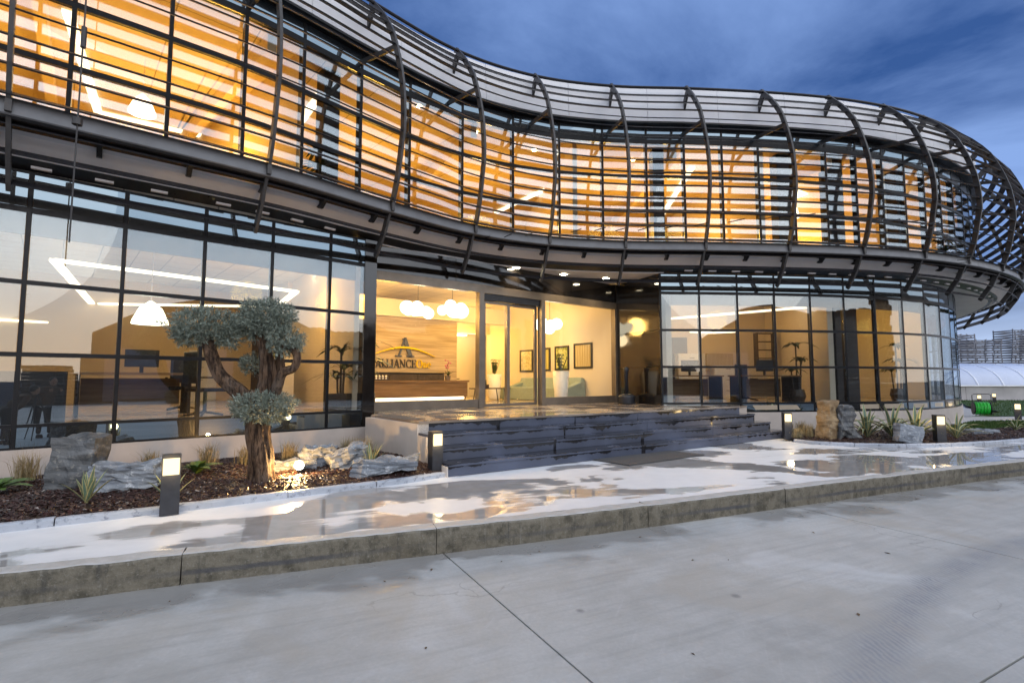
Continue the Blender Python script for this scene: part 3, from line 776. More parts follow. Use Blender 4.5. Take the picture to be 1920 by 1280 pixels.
# soffit over the recessed entrance
mb = MB(); us_ = [uL_end - .1 + (uR_start - uL_end + .2) * i / 24 for i in range(25)]
fr = [FC.at(u) - FC.nout(u) * (LO_OFF - .012) for u in us_]
bk = [SFL.lerp(SFR, i / 24) + SFn * .02 for i in range(25)]
bk[-1] = Vector((3.85, 13.2))
mb.strip([(p.x, p.y) for p in fr], [(p.x, p.y) for p in bk], Z_SOF_I + .002, Z_SOF_I + .06); obj('entrance_soffit', mb, M['soffit'], BLD)
brm = None
uu = .5
while uu < FC.len - .4:
    if min(abs(uu - r) for r in RIBU) > .2 or True:
        a, n = FC.at(uu), FC.nout(uu)
        if brm is None:
            mb = MB(); v = [(0, -.02, 0), (-.40, -.02, 0), (-.40, -.02, -.16), (-.26, -.02, -.16)]
            v = [(-.12, -.03, 0.0), (-.66, -.03, 0.0), (-.36, -.03, -.15), (-.31, -.03, -.15)]
            v2 = [(x, .03, z) for x, y, z in v]; mb.add(v + v2, [(3, 2, 1, 0), (4, 5, 6, 7)] + [(i, (i + 1) % 4, 4 + (i + 1) % 4, 4 + i) for i in range(4)])
            ob = obj('soffit_bracket', mb, M['black'], BLD); brm = ob.data; ob.location = (0, 0, 0); ob.data.transform(__import__('mathutils').Matrix.Translation(wloc(BLD)))
        else: ob = share('soffit_bracket', brm, BLD)
        ob.location = Vector((a.x, a.y, 4.495)) - wloc(BLD); ob.rotation_euler = (0, 0, atan2(n.y, n.x))
    uu += .98
# small unlit strip fittings at the inner edge of the soffit
fit = None; uu = 2.0
while uu < FC.len - 1:
    if uu < uL_end - .5 or uu > uR_start + .2:
        a, n = FC.at(uu), FC.nout(uu); t = Vector((n.y, -n.x)); p = a - n * (LO_OFF - .13); zz = Z_SOF_I + .06
        if fit is None:
            mb = MB(); mb.box((0, 0, 0), (.05, .20, .03)); ob = obj('strip_fitting', mb, M['soffit'], BLD); fit = ob.data
            fit.transform(__import__('mathutils').Matrix.Translation(wloc(BLD)))
        else: ob = share('strip_fitting', fit, BLD)
        ob.location = Vector((p.x, p.y, zz - .02)) - wloc(BLD); ob.rotation_euler = (0, 0, atan2(n.y, n.x))
    uu += .62 if int(uu * 3) % 2 else .85
# --- parapet cladding panels and roof
u = 0.0
while u < FC.len - .3:
    u2 = min(FC.len, u + 1.9); p, n = FC.sample(u + .004, u2 - .004, .2)
    mb = MB(); mb.sweep(p, n, [(-.98, 8.10), (-.94, 8.10), (-1.0, 9.0), (-1.04, 9.0)]); obj('parapet_panel', mb, M['parapet'], BLD); u = u2
mb = MB(); mb.sweep(P_ALL, N_ALL, [(-1.40, 8.06), (-.95, 8.06), (-.95, 8.095), (-1.40, 8.095)]); obj('parapet_soffit', mb, M['black'], BLD)
BACK = 9.4
def slab(name, o0, o1, z0, z1, m, u0=0.0, u1=None):
    p, n = FC.sample(u0, FC.len if u1 is None else u1, .4); mb = MB(); mb.sweep(p, n, [(-o1, z0), (-o0, z0), (-o0, z1), (-o1, z1)]); return obj(name, mb, m, BLD)
slab('end_soffit', .94, 2.7, 4.185, 4.235, M['soffit'], s9)
slab('roof', 1.07, BACK + .3, 8.66, 8.74, M['roof'])
slab('floor_slab', UP_OFF - .06, BACK, 4.36, 4.70, M['floor'])
slab('upper_ceiling', UP_OFF + .1, BACK, 7.66, 7.72, M['ceil_up'])
slab('rear_wall', BACK, BACK + .2, 0, 8.66, M['wall_up'])
slab('upper_rear_partition', 7.5, 7.6, 4.702, 7.658, M['wall_up'])
mb = MB()
for u in (0.02, FC.len - .02):
    a, n = FC.at(u), FC.nout(u); t = Vector((n.y, -n.x)); p = a - n * (UP_OFF - .1); mb.bar((p.x, p.y, 4.4), ((a - n * BACK).x, (a - n * BACK).y, 4.4), .2, 8.5)
obj('end_wall', mb, M['wall_in'], BLD)

def jit(k): return (random.Random(k).random() - .5)
# --- upper glazing
u_m = FC.near((4.55, 11.6)); BAY = 1.035
UG = None; pU, nU = offc(UP_OFF)
for z, h, d in ((4.735, .07, .09), (5.83, .075, .06), (6.74, .075, .06), (7.67, .11, .09), (8.04, .05, .06)):
    rails = MB(); rails.sweep(pU, nU, [(-d, z - h / 2), (.012, z - h / 2), (.012, z + h / 2), (-d, z + h / 2)])
    if UG is None: UG = obj('upper_glazing', rails, M['frame'], BLD)
    else: obj('transom', rails, M['frame'], UG)
def pane(p0, p1, z0, z1, mat, parent, seed, th=.014, tilt=.006):
    a, b = Vector((p0[0], p0[1], 0)), Vector((p1[0], p1[1], 0)); d = b - a; t = d.normalized(); n = Vector((t.y, -t.x, 0))
    r = random.Random(seed); k1, k2 = r.uniform(-tilt, tilt), r.uniform(-tilt, tilt) * .6
    o = a + n * k1 * d.length * .5 + Vector((0, 0, z0)) - n * th; ax = d - n * k1 * d.length; az = Vector((0, 0, z1 - z0)) + n * k2 * (z1 - z0)
    mb = MB(); mb.frame(o, ax, n * th, az); return obj('window_pane', mb, mat, parent)
marks = [u_m]
while marks[-1] + BAY < FC.len: marks.append(marks[-1] + BAY)
while marks[0] > 1.3: marks.insert(0, marks[0] - (BAY if marks[0] > FC.near((1.0, 11.2)) else 1.125))
seed = 0
for u, u2 in zip(marks, marks[1:]):
    a, n = FC.at(u), FC.nout(u); p = a - n * UP_OFF; q = FC.at(u2) - FC.nout(u2) * UP_OFF
    mb = MB(); t = Vector((n.y, -n.x)); p2 = p - n * .065; mb.bar((p2.x, p2.y, 4.70), (p2.x, p2.y, 8.06), .055, .15, (n.x, n.y, 0)); obj('mullion', mb, M['frame'], UG)
    e = (q - p).normalized() * .032
    for z0, z1, mt in ((4.775, 5.79, 'glass_up'), (5.87, 6.70, 'glass_up'), (6.78, 7.61, 'glass_up'), (7.73, 8.01, 'spandrel')):
        seed += 1; pane(p + e, q - e, z0, z1, M[mt], UG, seed)
# dark steel columns just behind the upper glass
for px_u, w in ((FC.near((-2.5, 8.55)) + .15, .34), (FC.near((3.95, 11.6)), .30), (FC.near((7.7, 11.9)), .5), (FC.near((9.0, 12.1)) + .4, .5), (FC.near((12.2, 13.2)), .5)):
    p = fpt(px_u, UP_OFF + .55, 0); n = FC.nout(px_u); mb = MB(); mb.box((p.x, p.y, 6.18), (.3, w, 2.95), atan2(n.y, n.x)); obj('column', mb, M['column'], BLD)
# partitions between the upper rooms, timber-coloured linings and cupboards
for u in (FC.near((-9.2, 2.6)), FC.near((-2.9, 8.1)) + .1, FC.near((1.9, 11.4)), FC.near((6.9, 11.8)), FC.near((11.2, 12.8)), FC.near((14.6, 14.6))):
    p0, p1 = fpt(u, UP_OFF + .3, 4.705), fpt(u, 7.48, 4.705); mb = MB(); mb.bar((p0.x, p0.y, 6.18), (p1.x, p1.y, 6.18), .12, 2.94); obj('partition', mb, M['wall_up'], BLD)
WARM = (1.0, .56, .09)
def strip_light(p0, p1, z, w=.16, mat='led'):
    mb = MB(); mb.bar((p0[0], p0[1], z), (p1[0], p1[1], z), w, .05); return obj('ceiling_light', mb, M[mat], BLD)
Q = [(-7.4, 8.0), (-9.5, 11.2), (-6.35, 13.3), (-4.15, 10.5)]
for a, b in ((Q[0], Q[1]), (Q[1], Q[2]), (Q[2], Q[3])): strip_light(a, b, 7.615)
for a, b in (((1.9, 14.8), (-.6, 18.2)), ((5.2, 14.2), (5.6, 18.5)), ((6.4, 16.3), (7.4, 16.6))): strip_light(a, b, 7.615)
for c in ((11.6, 15.6), (13.4, 17.3), (9.3, 16.5), (15.2, 19.3)):
    mb = MB(); mb.box((c[0], c[1], 7.63), (1.2, .8, .04), .6); obj('ceiling_light', mb, M['ledw'], BLD)
UPE = 165
for i, u in enumerate([FC.near(p) - d for p, d in (((-9.6, 2.28), 0), ((-7.0, 4.5), 0), ((-4.8, 6.3), 0), ((-3.3, 7.6), .1), ((-1.2, 9.9), 0), ((.5, 11.0), 0), ((3.1, 11.5), 0), ((5.2, 11.65), 0), ((8.4, 12.0), 0), ((10.2, 12.4), 0), ((12.6, 13.4), 0), ((15.6, 15.3), 0), ((18.6, 18.6), 0), ((20.9, 22.7), 0))]):
    p = fpt(u, 3.9, 7.55); n = FC.nout(u)
    dim = (1.0, 1.0, 1.05, .9, 1.2, 1.2, .8, 1.0, .9, .55, .9, .6, .5, .4)[i]
    # unseen point lights added at mid height to light the upper rooms evenly
    l = point('room_fill', (p.x, p.y, 5.85), UPE * dim, WARM, .5)

# --- ground floor: plinths, glazing
def wall_strip(name, pts, th, z0, z1, m, parent=None):
    c = [Vector(p) for p in pts]; inn = []
    for i, p in enumerate(c):
        t = (c[min(i + 1, len(c) - 1)] - c[max(i - 1, 0)]).normalized(); n = Vector((t.y, -t.x)); inn.append(p - n * th)
    mb = MB(); mb.strip([(p.x, p.y) for p in inn], [(p.x, p.y) for p in c], z0, z1); return obj(name, mb, m, parent or BLD)
Ln = Vector((Ld.y, -Ld.x))
wall_strip('plinth', [LEFT0 + Ln * .03, A1 + Ln * .03], .35, .1, .635, M['plaster'])
rpl = [p for p in RIGHTC.p]
rplO = []
for i in range(len(rpl)):
    t = (rpl[min(i + 1, len(rpl) - 1)] - rpl[max(i - 1, 0)]).normalized(); rplO.append(rpl[i] + Vector((t.y, -t.x)) * .03)
wall_strip('plinth', rplO, .35, .1, .70, M['plaster'])
# glazing of one wall: curve, start phase, list of rows
def glaze(name, C, u0, u1, bay, rows, rails_z, special=None):
    p, n = C.sample(u0, u1, .2); mb = MB()
    root = None
    for z, h in rails_z:
        mb = MB(); mb.sweep(p, n, [(-.07, z - h / 2), (.01, z - h / 2), (.01, z + h / 2), (-.07, z + h / 2)])
        if root is None: root = obj(name, mb, M['frame'], BLD)
        else: obj('transom', mb, M['frame'], root)
    cnt = int(round((u1 - u0) / bay)); bay = (u1 - u0) / cnt; sd = len(name) * 97
    for i in range(cnt + 1):
        a, n_ = C.at(u0 + bay * i), C.nout(u0 + bay * i); mb = MB(); z0 = rows[0][0] - .05
        a2 = a - n_ * .04; mb.bar((a2.x, a2.y, z0), (a2.x, a2.y, 4.15), .046, .095, (n_.x, n_.y, 0)); obj('mullion', mb, M['frame'], root)
        if i == cnt: break
        b = C.at(u0 + bay * (i + 1)); e = (b - a).normalized() * .028
        for (z0, z1, mt) in rows:
            if special and special(i, z0): mt = special(i, z0)
            sd += 1; pane(a + e, b - e, z0, z1, M[mt], root, sd)
    return root
ZA, ZB = 2.735, 1.82
rowsL = [(.665, .905, 'spandrel'), (.945, ZB - .03, 'glass_lo'), (ZB + .03, ZA - .03, 'glass_lo'), (ZA + .03, 3.63, 'glass_lo'), (3.70, 4.14, 'spandrel')]
railsL = [(.65, .03), (.925, .04), (ZB, .055), (ZA, .055), (3.665, .07), (4.15, .03)]
nb = LEFTC.len
def specL(i, z0):
    if z0 < .9: return 'spandrel'
    return None
glaze('ground_glazing', LEFTC, LEFTC.len - .905 - 11 * .985, LEFTC.len - .905, .985, rowsL, railsL, specL)
glaze('ground_glazing', LEFTC, LEFTC.len - .90, LEFTC.len - .14, .76, rowsL, railsL, specL)
mb = MB(); e0 = A1 - Ld * .12 - Ln * .08; mb.bar((e0.x, e0.y, .64), (e0.x, e0.y, 4.16), .24, .2, (Ln.x, Ln.y, 0)); obj('corner_post', mb, M['blackgloss'], BLD)
rowsR = [(.735, .905, 'spandrel')] + rowsL[1:]
railsR = [(.715, .03)] + railsL[1:]
glaze('ground_glazing', RIGHTC, 0.0, RIGHTC.len, 1.0, rowsR, railsR)
def blind(C, u0, u1):
    p, n = C.sample(u0, u1, .3); mb = MB(); mb.sweep(p, n, [(-.30, 3.40), (-.24, 3.40), (-.24, 4.15), (-.30, 4.15)]); obj('blind_box', mb, M['blindbox'], BLD)
blind(LEFTC, .3, LEFTC.len - .3); blind(RIGHTC, .3, RIGHTC.len - .2)
# black band between the glass heads and the soffit, set just behind
slabz = MB()
# --- entrance front (aluminium frame, sliding doors)
fr = MB()
ZH = 3.50
def sfbox(mb, u0, u1, n0, n1, z0, z1): mb.frame(sf(u0, n0, z0), Vector((SFu.x, SFu.y, 0)) * (u1 - u0), Vector((SFn.x, SFn.y, 0)) * (n1 - n0), (0, 0, z1 - z0))
sfbox(fr, -.2, SFlen, -.03, .09, ZH - .03, ZH + .15)
sfbox(fr, -.2, 2.34, -.03, .09, PLAT + .004, PLAT + .19)
sfbox(fr, 4.30, SFlen, -.03, .09, PLAT + .004, PLAT + .19)
for u0, u1 in ((2.34, 2.47), (4.18, 4.30), (SFlen - .09, SFlen + .02)): sfbox(fr, u0, u1, -.05, .11, PLAT + .004, ZH - .03)
EF = obj('entrance_front', fr, M['bronze'], BLD)
for u0, u1 in ((-.2, 2.34), (4.30, SFlen - .09)): pane(sf(u0, 0), sf(u1, 0), PLAT + .195, ZH - .035, M['glass_door'], EF, int(u0 * 100), tilt=.001)
for u0, u1, nn in ((2.50, 3.27, .05), (3.20, 4.16, .115)):
    mb = MB()
    sfbox(mb, u0, u0 + .075, nn, nn + .05, PLAT + .01, ZH - .19); sfbox(mb, u1 - .075, u1, nn, nn + .05, PLAT + .01, ZH - .19)
    sfbox(mb, u0 + .075, u1 - .075, nn, nn + .05, PLAT + .01, PLAT + .08); sfbox(mb, u0 + .075, u1 - .075, nn, nn + .05, ZH - .25, ZH - .19)
    d = obj('sliding_door', mb, M['bronze'], EF)
    mb = MB(); sfbox(mb, u0 + .077, u1 - .077, nn + .02, nn + .032, PLAT + .085, ZH - .255); obj('window_pane', mb, M['glass_door'], EF)
mb = MB(); sfbox(mb, 2.475, 4.175, .0, .17, ZH - .185, ZH - .035); obj('door_track', mb, M['black'], EF)
# black glossy panels above the doors, and the side return that mirrors the lobby
for i in range(4):
    mb = MB(); sfbox(mb, SFlen * i / 4 + (.006 if i else -.3), SFlen * (i + 1) / 4 - .006, -.012, .04, ZH + .155, Z_SOF_I - .002); obj('cladding_panel', mb, M['blackgloss'], BLD)
RS = RIGHTC.at(0); rd = (RS - SFR)
for z0, z1 in ((PLAT + .004, 1.82), (1.83, 2.74), (2.75, 4.15)):
    a = SFR + rd.normalized() * .03; b = RS - rd.normalized() * .03
    t = (b - a).normalized(); n = Vector((-t.y, t.x)) * -1
    mb = MB(); mb.frame((a.x, a.y, z0), (b.x - a.x, b.y - a.y, 0), (-n.x * .05, -n.y * .05, 0), (0, 0, z1 - z0)); obj('cladding_panel', mb, M['blackgloss'], BLD)
mb = MB(); q0 = A1 - Ln * .19; q1 = SFL - SFu * .12 + SFn * .02; mb.bar((q0.x, q0.y, 2.56), (q1.x, q1.y, 2.56), .06, 3.42); obj('cladding_panel', mb, M['blackgloss'], BLD)
# --- soffit downlights
DL = [(-2.22, 10.38), (-1.12, 11.25), (.10, 11.85), (1.30, 12.60), (2.45, 13.10)]
for x, y in DL:
    mb = MB(); mb.lathe((x, y, Z_SOF_I - .012), [(.092, .0), (.097, .006), (.097, .02)], 14); d = obj('downlight', mb, M['white'], BLD)
    mb = MB(); mb.lathe((x, y, Z_SOF_I - .016), [(.085, 0), (.085, .003)], 12); obj('lens', mb, M['down_glow'], d)
    l = bpy.data.lights.new('downlight_lamp', 'SPOT'); l.energy = 55; l.color = (1, .74, .42); l.spot_size = radians(120); l.spot_blend = .8; l.shadow_soft_size = .05
    o = bpy.data.objects.new('downlight_lamp', l); COL.objects.link(o); o.location = (x, y, Z_SOF_I - .05)

# --- ground floor interior
fp = [LEFT0 - Ln * .1, A1 - Ln * .1, SFL + SFn * .05, SFR + SFn * .05] + [p for p in RIGHTC.p[::4]]
def shrink(i, d=.09): return fp[i]
rear = [FC.at(u) - FC.nout(u) * (BACK - .02) for u in [FC.len * (1 - i / 40) for i in range(41)]]
mb = MB(); mb.prism([(p.x, p.y) for p in fp + rear], PLAT - .12, PLAT - .004); obj('ground_floor', mb, M['floor'], BLD)
mb = MB(); mb.prism([(p.x, p.y) for p in fp + rear], 4.20, 4.30); obj('ground_ceiling', mb, M['ceil'], BLD)
def iwall(name, a, b, z0, z1, m, th=.14):
    a, b = Vector(a), Vector(b); mb = MB(); mb.bar((a.x, a.y, (z0 + z1) / 2), (b.x, b.y, (z0 + z1) / 2), th, z1 - z0); return obj(name, mb, m, BLD)
F0, C0 = PLAT, 4.195
iwall('lobby_wall', sf(-.30, .35), sf(-.30, 7.0), F0, C0, M['wall_in'])
iwall('lobby_wall', sf(SFlen + .06, .12), sf(SFlen + .06, 6.4), F0, C0, M['wall_in'])
iwall('lobby_back_wall', sf(-.2, 4.62), sf(4.55, 4.62), F0, 3.36, M['wood'], .1)
iwall('bulkhead', sf(-.2, 4.45), sf(6.55, 4.45), 3.36, 3.86, M['wall_in'], .3)
iwall('bulkhead', sf(-.2, 6.2), sf(SFlen, 6.2), 3.2, C0, M['wall_in'], .1)
iwall('lobby_side_wall', sf(4.55, 4.8), sf(4.55, 6.9), F0, 3.3, M['wall_in'], .1)
iwall('corridor_wall', sf(4.6, 7.4), sf(SFlen + 1, 7.4), F0, C0, M['wall_in'], .1)
for k in range(9): 
    pass
strip_light(sf(4.9, 6.9), sf(7.2, 6.9), 3.30, .3, 'ledw')
strip_light(sf(4.8, 5.6), sf(5.5, 5.6), 3.05, .25, 'ledw')
# office left: rear wall, LED frames on the ceiling
iwall('office_rear_wall', (-17.0, 8.2), (-8.6, 16.6), F0, C0, M['wall_in'])
iwall('office_side_wall', (-8.6, 16.6), sf(-.4, 5.2), F0, C0, M['wall_in'])
QL = [(-7.75, 8.45), (-4.95, 11.5), (-6.5, 13.9), (-11.2, 13.4)]
for a, b in ((QL[0], QL[1]), (QL[1], QL[2]), (QL[2], QL[3]), (QL[3], QL[0])): strip_light(a, b, 3.52, .13)
strip_light((-13.4, 11.2), (-9.4, 15.2), 2.95, .14)
iwall('dark_screen', LEFTC.at(LEFTC.len - 12.0) - Ln * 1.0, LEFTC.at(LEFTC.len - 4.35) - Ln * 1.0, PLAT, 1.62, M['column'], .3)  # added dark screen that darkens the room behind the left glass
# office right: rear wall at some distance, dark pier, cove light
for a, b in (((4.1, 13.2), (4.7, 17.5)), ((4.7, 17.5), (9.0, 17.4)), ((9.0, 17.4), (12.5, 18.8)), ((12.5, 18.8), (15.5, 21.6)), ((15.5, 21.6), (17.5, 25.5))): iwall('office_rear_wall', a, b, F0, C0, M['wall_in'])
iwall('office_side_wall', (8.55, 13.55), (8.75, 17.3), F0, C0, M['wall_in'])
iwall('office_side_wall', (13.3, 16.2), (12.5, 18.7), F0, C0, M['wall_in'])
for a, b in (((8.75, 13.95), (9.55, 14.25)),): iwall('dark_pier', a, b, F0, C0, M['column'], .4)
strip_light((5.0, 17.2), (8.4, 14.2), 3.55, .16); strip_light((5.4, 15.2), (6.2, 15.6), 2.95, .12); strip_light((6.2, 15.6), (6.8, 15.2), 2.95, .12)
sp_me = None
for x, y, z in ((-6.9, 9.8, 4.19), (-6.0, 10.9, 4.19), (-5.0, 12.0, 4.19), (-4.4, 10.4, 4.19), (-3.9, 11.0, 4.19), (-3.4, 11.6, 4.19), (5.0, 14.6, 4.19), (6.4, 14.3, 4.19), (7.9, 14.6, 4.19), (10.6, 15.2, 4.19), (-.9, 12.2, 7.655), (.6, 13.2, 7.655), (1.6, 13.6, 7.655), (3.4, 13.8, 7.655), (4.4, 15.0, 7.655), (7.0, 15.0, 7.655), (-2.1, 11.0, 7.655)):
    if sp_me is None:
        mb = MB(); mb.lathe((0, 0, -.012), [(.05, 0), (.05, .012)], 10); o = obj('ceiling_spot', mb, M['down_glow'], BLD, world=False); sp_me = o.data
    else: o = share('ceiling_spot', sp_me, BLD)
    o.location = Vector((x, y, z)) - wloc(BLD)
LOBBY = (1.0, .58, .14); OFF = (1.0, .50, .08)
for (x, y, z, e, c) in ((-7.9, 8.2, 3.3, 8, OFF), (-5.6, 10.6, 3.3, 230, OFF), (-4.1, 11.3, 3.2, 300, OFF),
                        (6.2, 15.2, 3.3, 160, OFF), (10.3, 15.8, 3.2, 100, (1, .58, .12)), (11.6, 16.4, 3.2, 70, (1, .58, .12)), (14.3, 18.9, 3.2, 45, OFF), (16.8, 22.5, 3.2, 25, OFF)):
    point('room_fill', (x, y, z), e * .42, c, .3)  # fill lights without fittings, added to brighten the offices
for (u, n, z, e) in ((1.2, 2.4, 3.3, 75), (5.0, 2.6, 3.3, 70), (3.2, 1.3, 3.6, 40), (5.8, 5.9, 2.8, 60), (1.6, 5.4, 4.0, 25)):
    p = sf(u, n, z); point('lobby_fill', p, e * 1.9, LOBBY, .3)  # extra fill lights, added to brighten the lobby besides its pendants

def on_wall(name, a, b, t, half, z0, z1, m, side=1, d=.10):
    a, b = Vector(a), Vector(b); u = (b - a).normalized(); n = Vector((u.y, -u.x)) * side; c = a.lerp(b, t) + n * d
    mb = MB(); mb.bar((c.x - u.x * half, c.y - u.y * half, (z0 + z1) / 2), (c.x + u.x * half, c.y + u.y * half, (z0 + z1) / 2), .05, z1 - z0); return obj(name, mb, m, BLD)
WL = ((-17.0, 8.2), (-8.6, 16.6)); WS = ((-8.6, 16.6), tuple(sf(-.4, 5.2))[:2])
for (w, t, hf, z0, z1, m) in ((WL, .60, .45, F0, 2.95, 'darkwood'), (WL, .82, .42, F0, 2.95, 'darkwood'), (WS, .30, .42, F0, 2.95, 'darkwood'), (WS, .62, .5, 1.75, 2.3, 'pic3'), (WL, .72, .4, 1.8, 2.4, 'pic1'), (((4.7, 17.5), (9.0, 17.4)), .2, .45, F0, 2.95, 'darkwood'), (((4.7, 17.5), (9.0, 17.4)), .55, .5, 1.8, 2.4, 'pic4'), (((9.0, 17.4), (12.5, 18.8)), .5, .45, F0, 2.95, 'darkwood')):
    on_wall('interior_door' if m == 'darkwood' else 'wall_panel', w[0], w[1], t, hf, z0, z1, M[m])
for u, dd in ((.18, 7.46), (.30, 7.46), (.43, 7.46), (.52, 7.46), (.62, 7.46), (.70, 7.46)):
    uu = FC.len * u; p = fpt(uu, dd, 0); n = FC.nout(uu); mb = MB(); mb.box((p.x, p.y, 5.85), (.06, 1.6, 2.3), atan2(n.y, n.x)); obj('wall_panel', mb, M['darkwood'], BLD)
for u in (.20, .27, .36, .46, .56, .66, .74):
    uu = FC.len * u; p0, p1 = fpt(uu, UP_OFF + .25, 7.5), fpt(uu, 7.4, 7.5); mb = MB(); mb.bar(p0, p1, .16, .30); obj('ceiling_beam', mb, M['wall_up'], BLD)

# ================================================================== entrance steps
SU = Vector((6.81, 4.5)).normalized(); SN = Vector((SU.y, -SU.x)); L1 = Vector((-1.40, 7.64)); SLEN = 8.16
STEPS = thing('entrance_steps', 'wide flight of four black stone steps up to the lit entrance', 'steps', (2, 9.5, GRD))
def stp(u, n, z): p = L1 + SU * u + SN * n; return Vector((p.x, p.y, z))
RZ, TR = .165, .335
for k in range(4):
    n1 = TR * k; zt = PLAT - RZ * k; nsl = (5, 4, 4, 3)[k]; lead = .0
    cuts = [0] + [SLEN * (q + (.18 if k % 2 else -.12) + .07 * k) / nsl for q in range(1, nsl)] + [SLEN + .06 * k]
    for a, b in zip(cuts, cuts[1:]):
        mb = MB(); mb.frame(stp(a + .003, n1 - TR - .1, zt - RZ + .002), Vector((SU.x, SU.y, 0)) * (b - a - .006), Vector((SN.x, SN.y, 0)) * (TR + .1), (0, 0, RZ - .004 - .03))
        obj('riser_slab', mb, M['step'], STEPS)
        mb = MB(); mb.frame(stp(a + .003, n1 - TR - .02, zt - .032), Vector((SU.x, SU.y, 0)) * (b - a - .006), Vector((SN.x, SN.y, 0)) * (TR + .02 + .018), (0, 0, .032))
        if k: obj('tread_slab', mb, M['step'], STEPS)
# platform top in polished slabs
pc = [stp(0, .02, 0), stp(SLEN, .02, 0), Vector((5.75, 12.48, 0)), Vector((3.72, 12.62, 0)), Vector((2.98, 14.2, 0)), Vector((-2.55, 9.98, 0)), Vector((-2.50, 9.05, 0))]
cutl = 5
mb = MB(); mb.prism([(p.x, p.y) for p in pc], PLAT - .034, PLAT); obj('platform_slab', mb, M['platform'], STEPS)
# white rendered flank
mb = MB(); b0 = Vector((-2.58, 9.0)); b1 = L1 - SU * .012; dirb = (b0 - b1)
mb.frame((b1.x, b1.y, GRD - .1), (dirb.x, dirb.y, 0), tuple(Vector((SU.x, SU.y, 0)) * .18), (0, 0, PLAT - .036 - GRD + .1)); obj('side_wall', mb, M['sideplaster'], STEPS)
for k in range(1, 4):
    mb = MB(); p = stp(-.008, TR * (k - 1) + .004, GRD - .05); mb.frame(p, Vector((SU.x, SU.y, 0)) * .16, Vector((SN.x, SN.y, 0)) * (TR - .006), (0, 0, PLAT - RZ * k - .036 - GRD + .05)); obj('side_wall', mb, M['sideplaster'], STEPS)
mb = MB(); q = [stp(SLEN - .3, -.02, 0), stp(SLEN, -.02, 0), Vector((5.75, 12.5, 0)), Vector((3.8, 12.6, 0)), Vector((-2.4, 9.8, 0)), Vector((-2.3, 9.0, 0)), stp(.3, -.03, 0)]
mb.prism([(p.x, p.y) for p in q], .05, PLAT - .036); obj('core', mb, M['plaster'], STEPS)
mb = MB(); mb.prism([(1.30, 8.22), (1.75, 7.69), (3.28, 8.76), (2.83, 9.28)], GRD, GRD + .016); tag(obj('door_mat', mb, M['mat']), 'dark rubber door mat at the foot of the steps', 'mat')

# thin rod hanging past the facade
rodp = thing('hanging_rod', 'thin steel cable with a turnbuckle hanging in front of the upper louvres', 'cable', (-5.0, 5.62, 3.05))
mb = MB(); mb.tube([(-5.0, 5.62, 3.05), (-4.985, 5.62, 9.2)], .009, 6); obj('cable', mb, M['rib'], rodp)
mb = MB(); mb.tube([(-4.99, 5.62, 5.35), (-4.99, 5.62, 5.60)], .028, 8); obj('turnbuckle', mb, M['rib'], rodp)
mb = MB(); mb.tube([(-5.0, 5.62, 4.42), (-5.0, 5.62, 4.50)], .05, 8); obj('clamp', mb, M['rib'], rodp)

# ================================================================== lobby
# wall sign: slab-serif capitals built from strokes
SIGN = thing('lobby_sign', 'company name in dark and yellow letters under a pointed emblem on the oak wall', 'sign', sf(2.6, 4.56, 1.9))
NS = 4.555
def slet(name, polys, u0, z0, h, m, d=.03, w=None):
    """polys are outlines in letter units (1 = cap height)"""
    mb = MB()
    for poly in polys:
        n = len(poly); vs = [tuple(sf(u0 + x * h, NS, z0 + y * h)) for x, y in poly] + [tuple(sf(u0 + x * h, NS - d, z0 + y * h)) for x, y in poly]
        mb.add(vs, [tuple(range(n)), tuple(range(2 * n - 1, n - 1, -1))] + [(i, (i + 1) % n, n + (i + 1) % n, n + i) for i in range(n)])
    return obj(name, mb, m, SIGN)
def st(x0, y0, x1, y1, w):
    dx, dy = x1 - x0, y1 - y0; l = sqrt(dx * dx + dy * dy); px, py = -dy / l * w / 2, dx / l * w / 2
    return [(x0 + px, y0 + py), (x1 + px, y1 + py), (x1 - px, y1 - py), (x0 - px, y0 - py)]
def rc(x0, y0, x1, y1): return [(x0, y0), (x1, y0), (x1, y1), (x0, y1)]
def ar(cx, cy, rx, ry, a0, a1, w0, w1, n=16):
    o, i_ = [], []
    for k in range(n + 1):
        g = radians(a0 + (a1 - a0) * k / n); f = abs(cos(g)); w = w0 + (w1 - w0) * f
        o.append((cx + rx * cos(g), cy + ry * sin(g))); i_.append((cx + (rx - w) * cos(g), cy + (ry - (w0 + (w1 - w0) * .1)) * sin(g)))
    return [[o[k], o[k + 1], i_[k + 1], i_[k]] for k in range(n)]
SE = .05
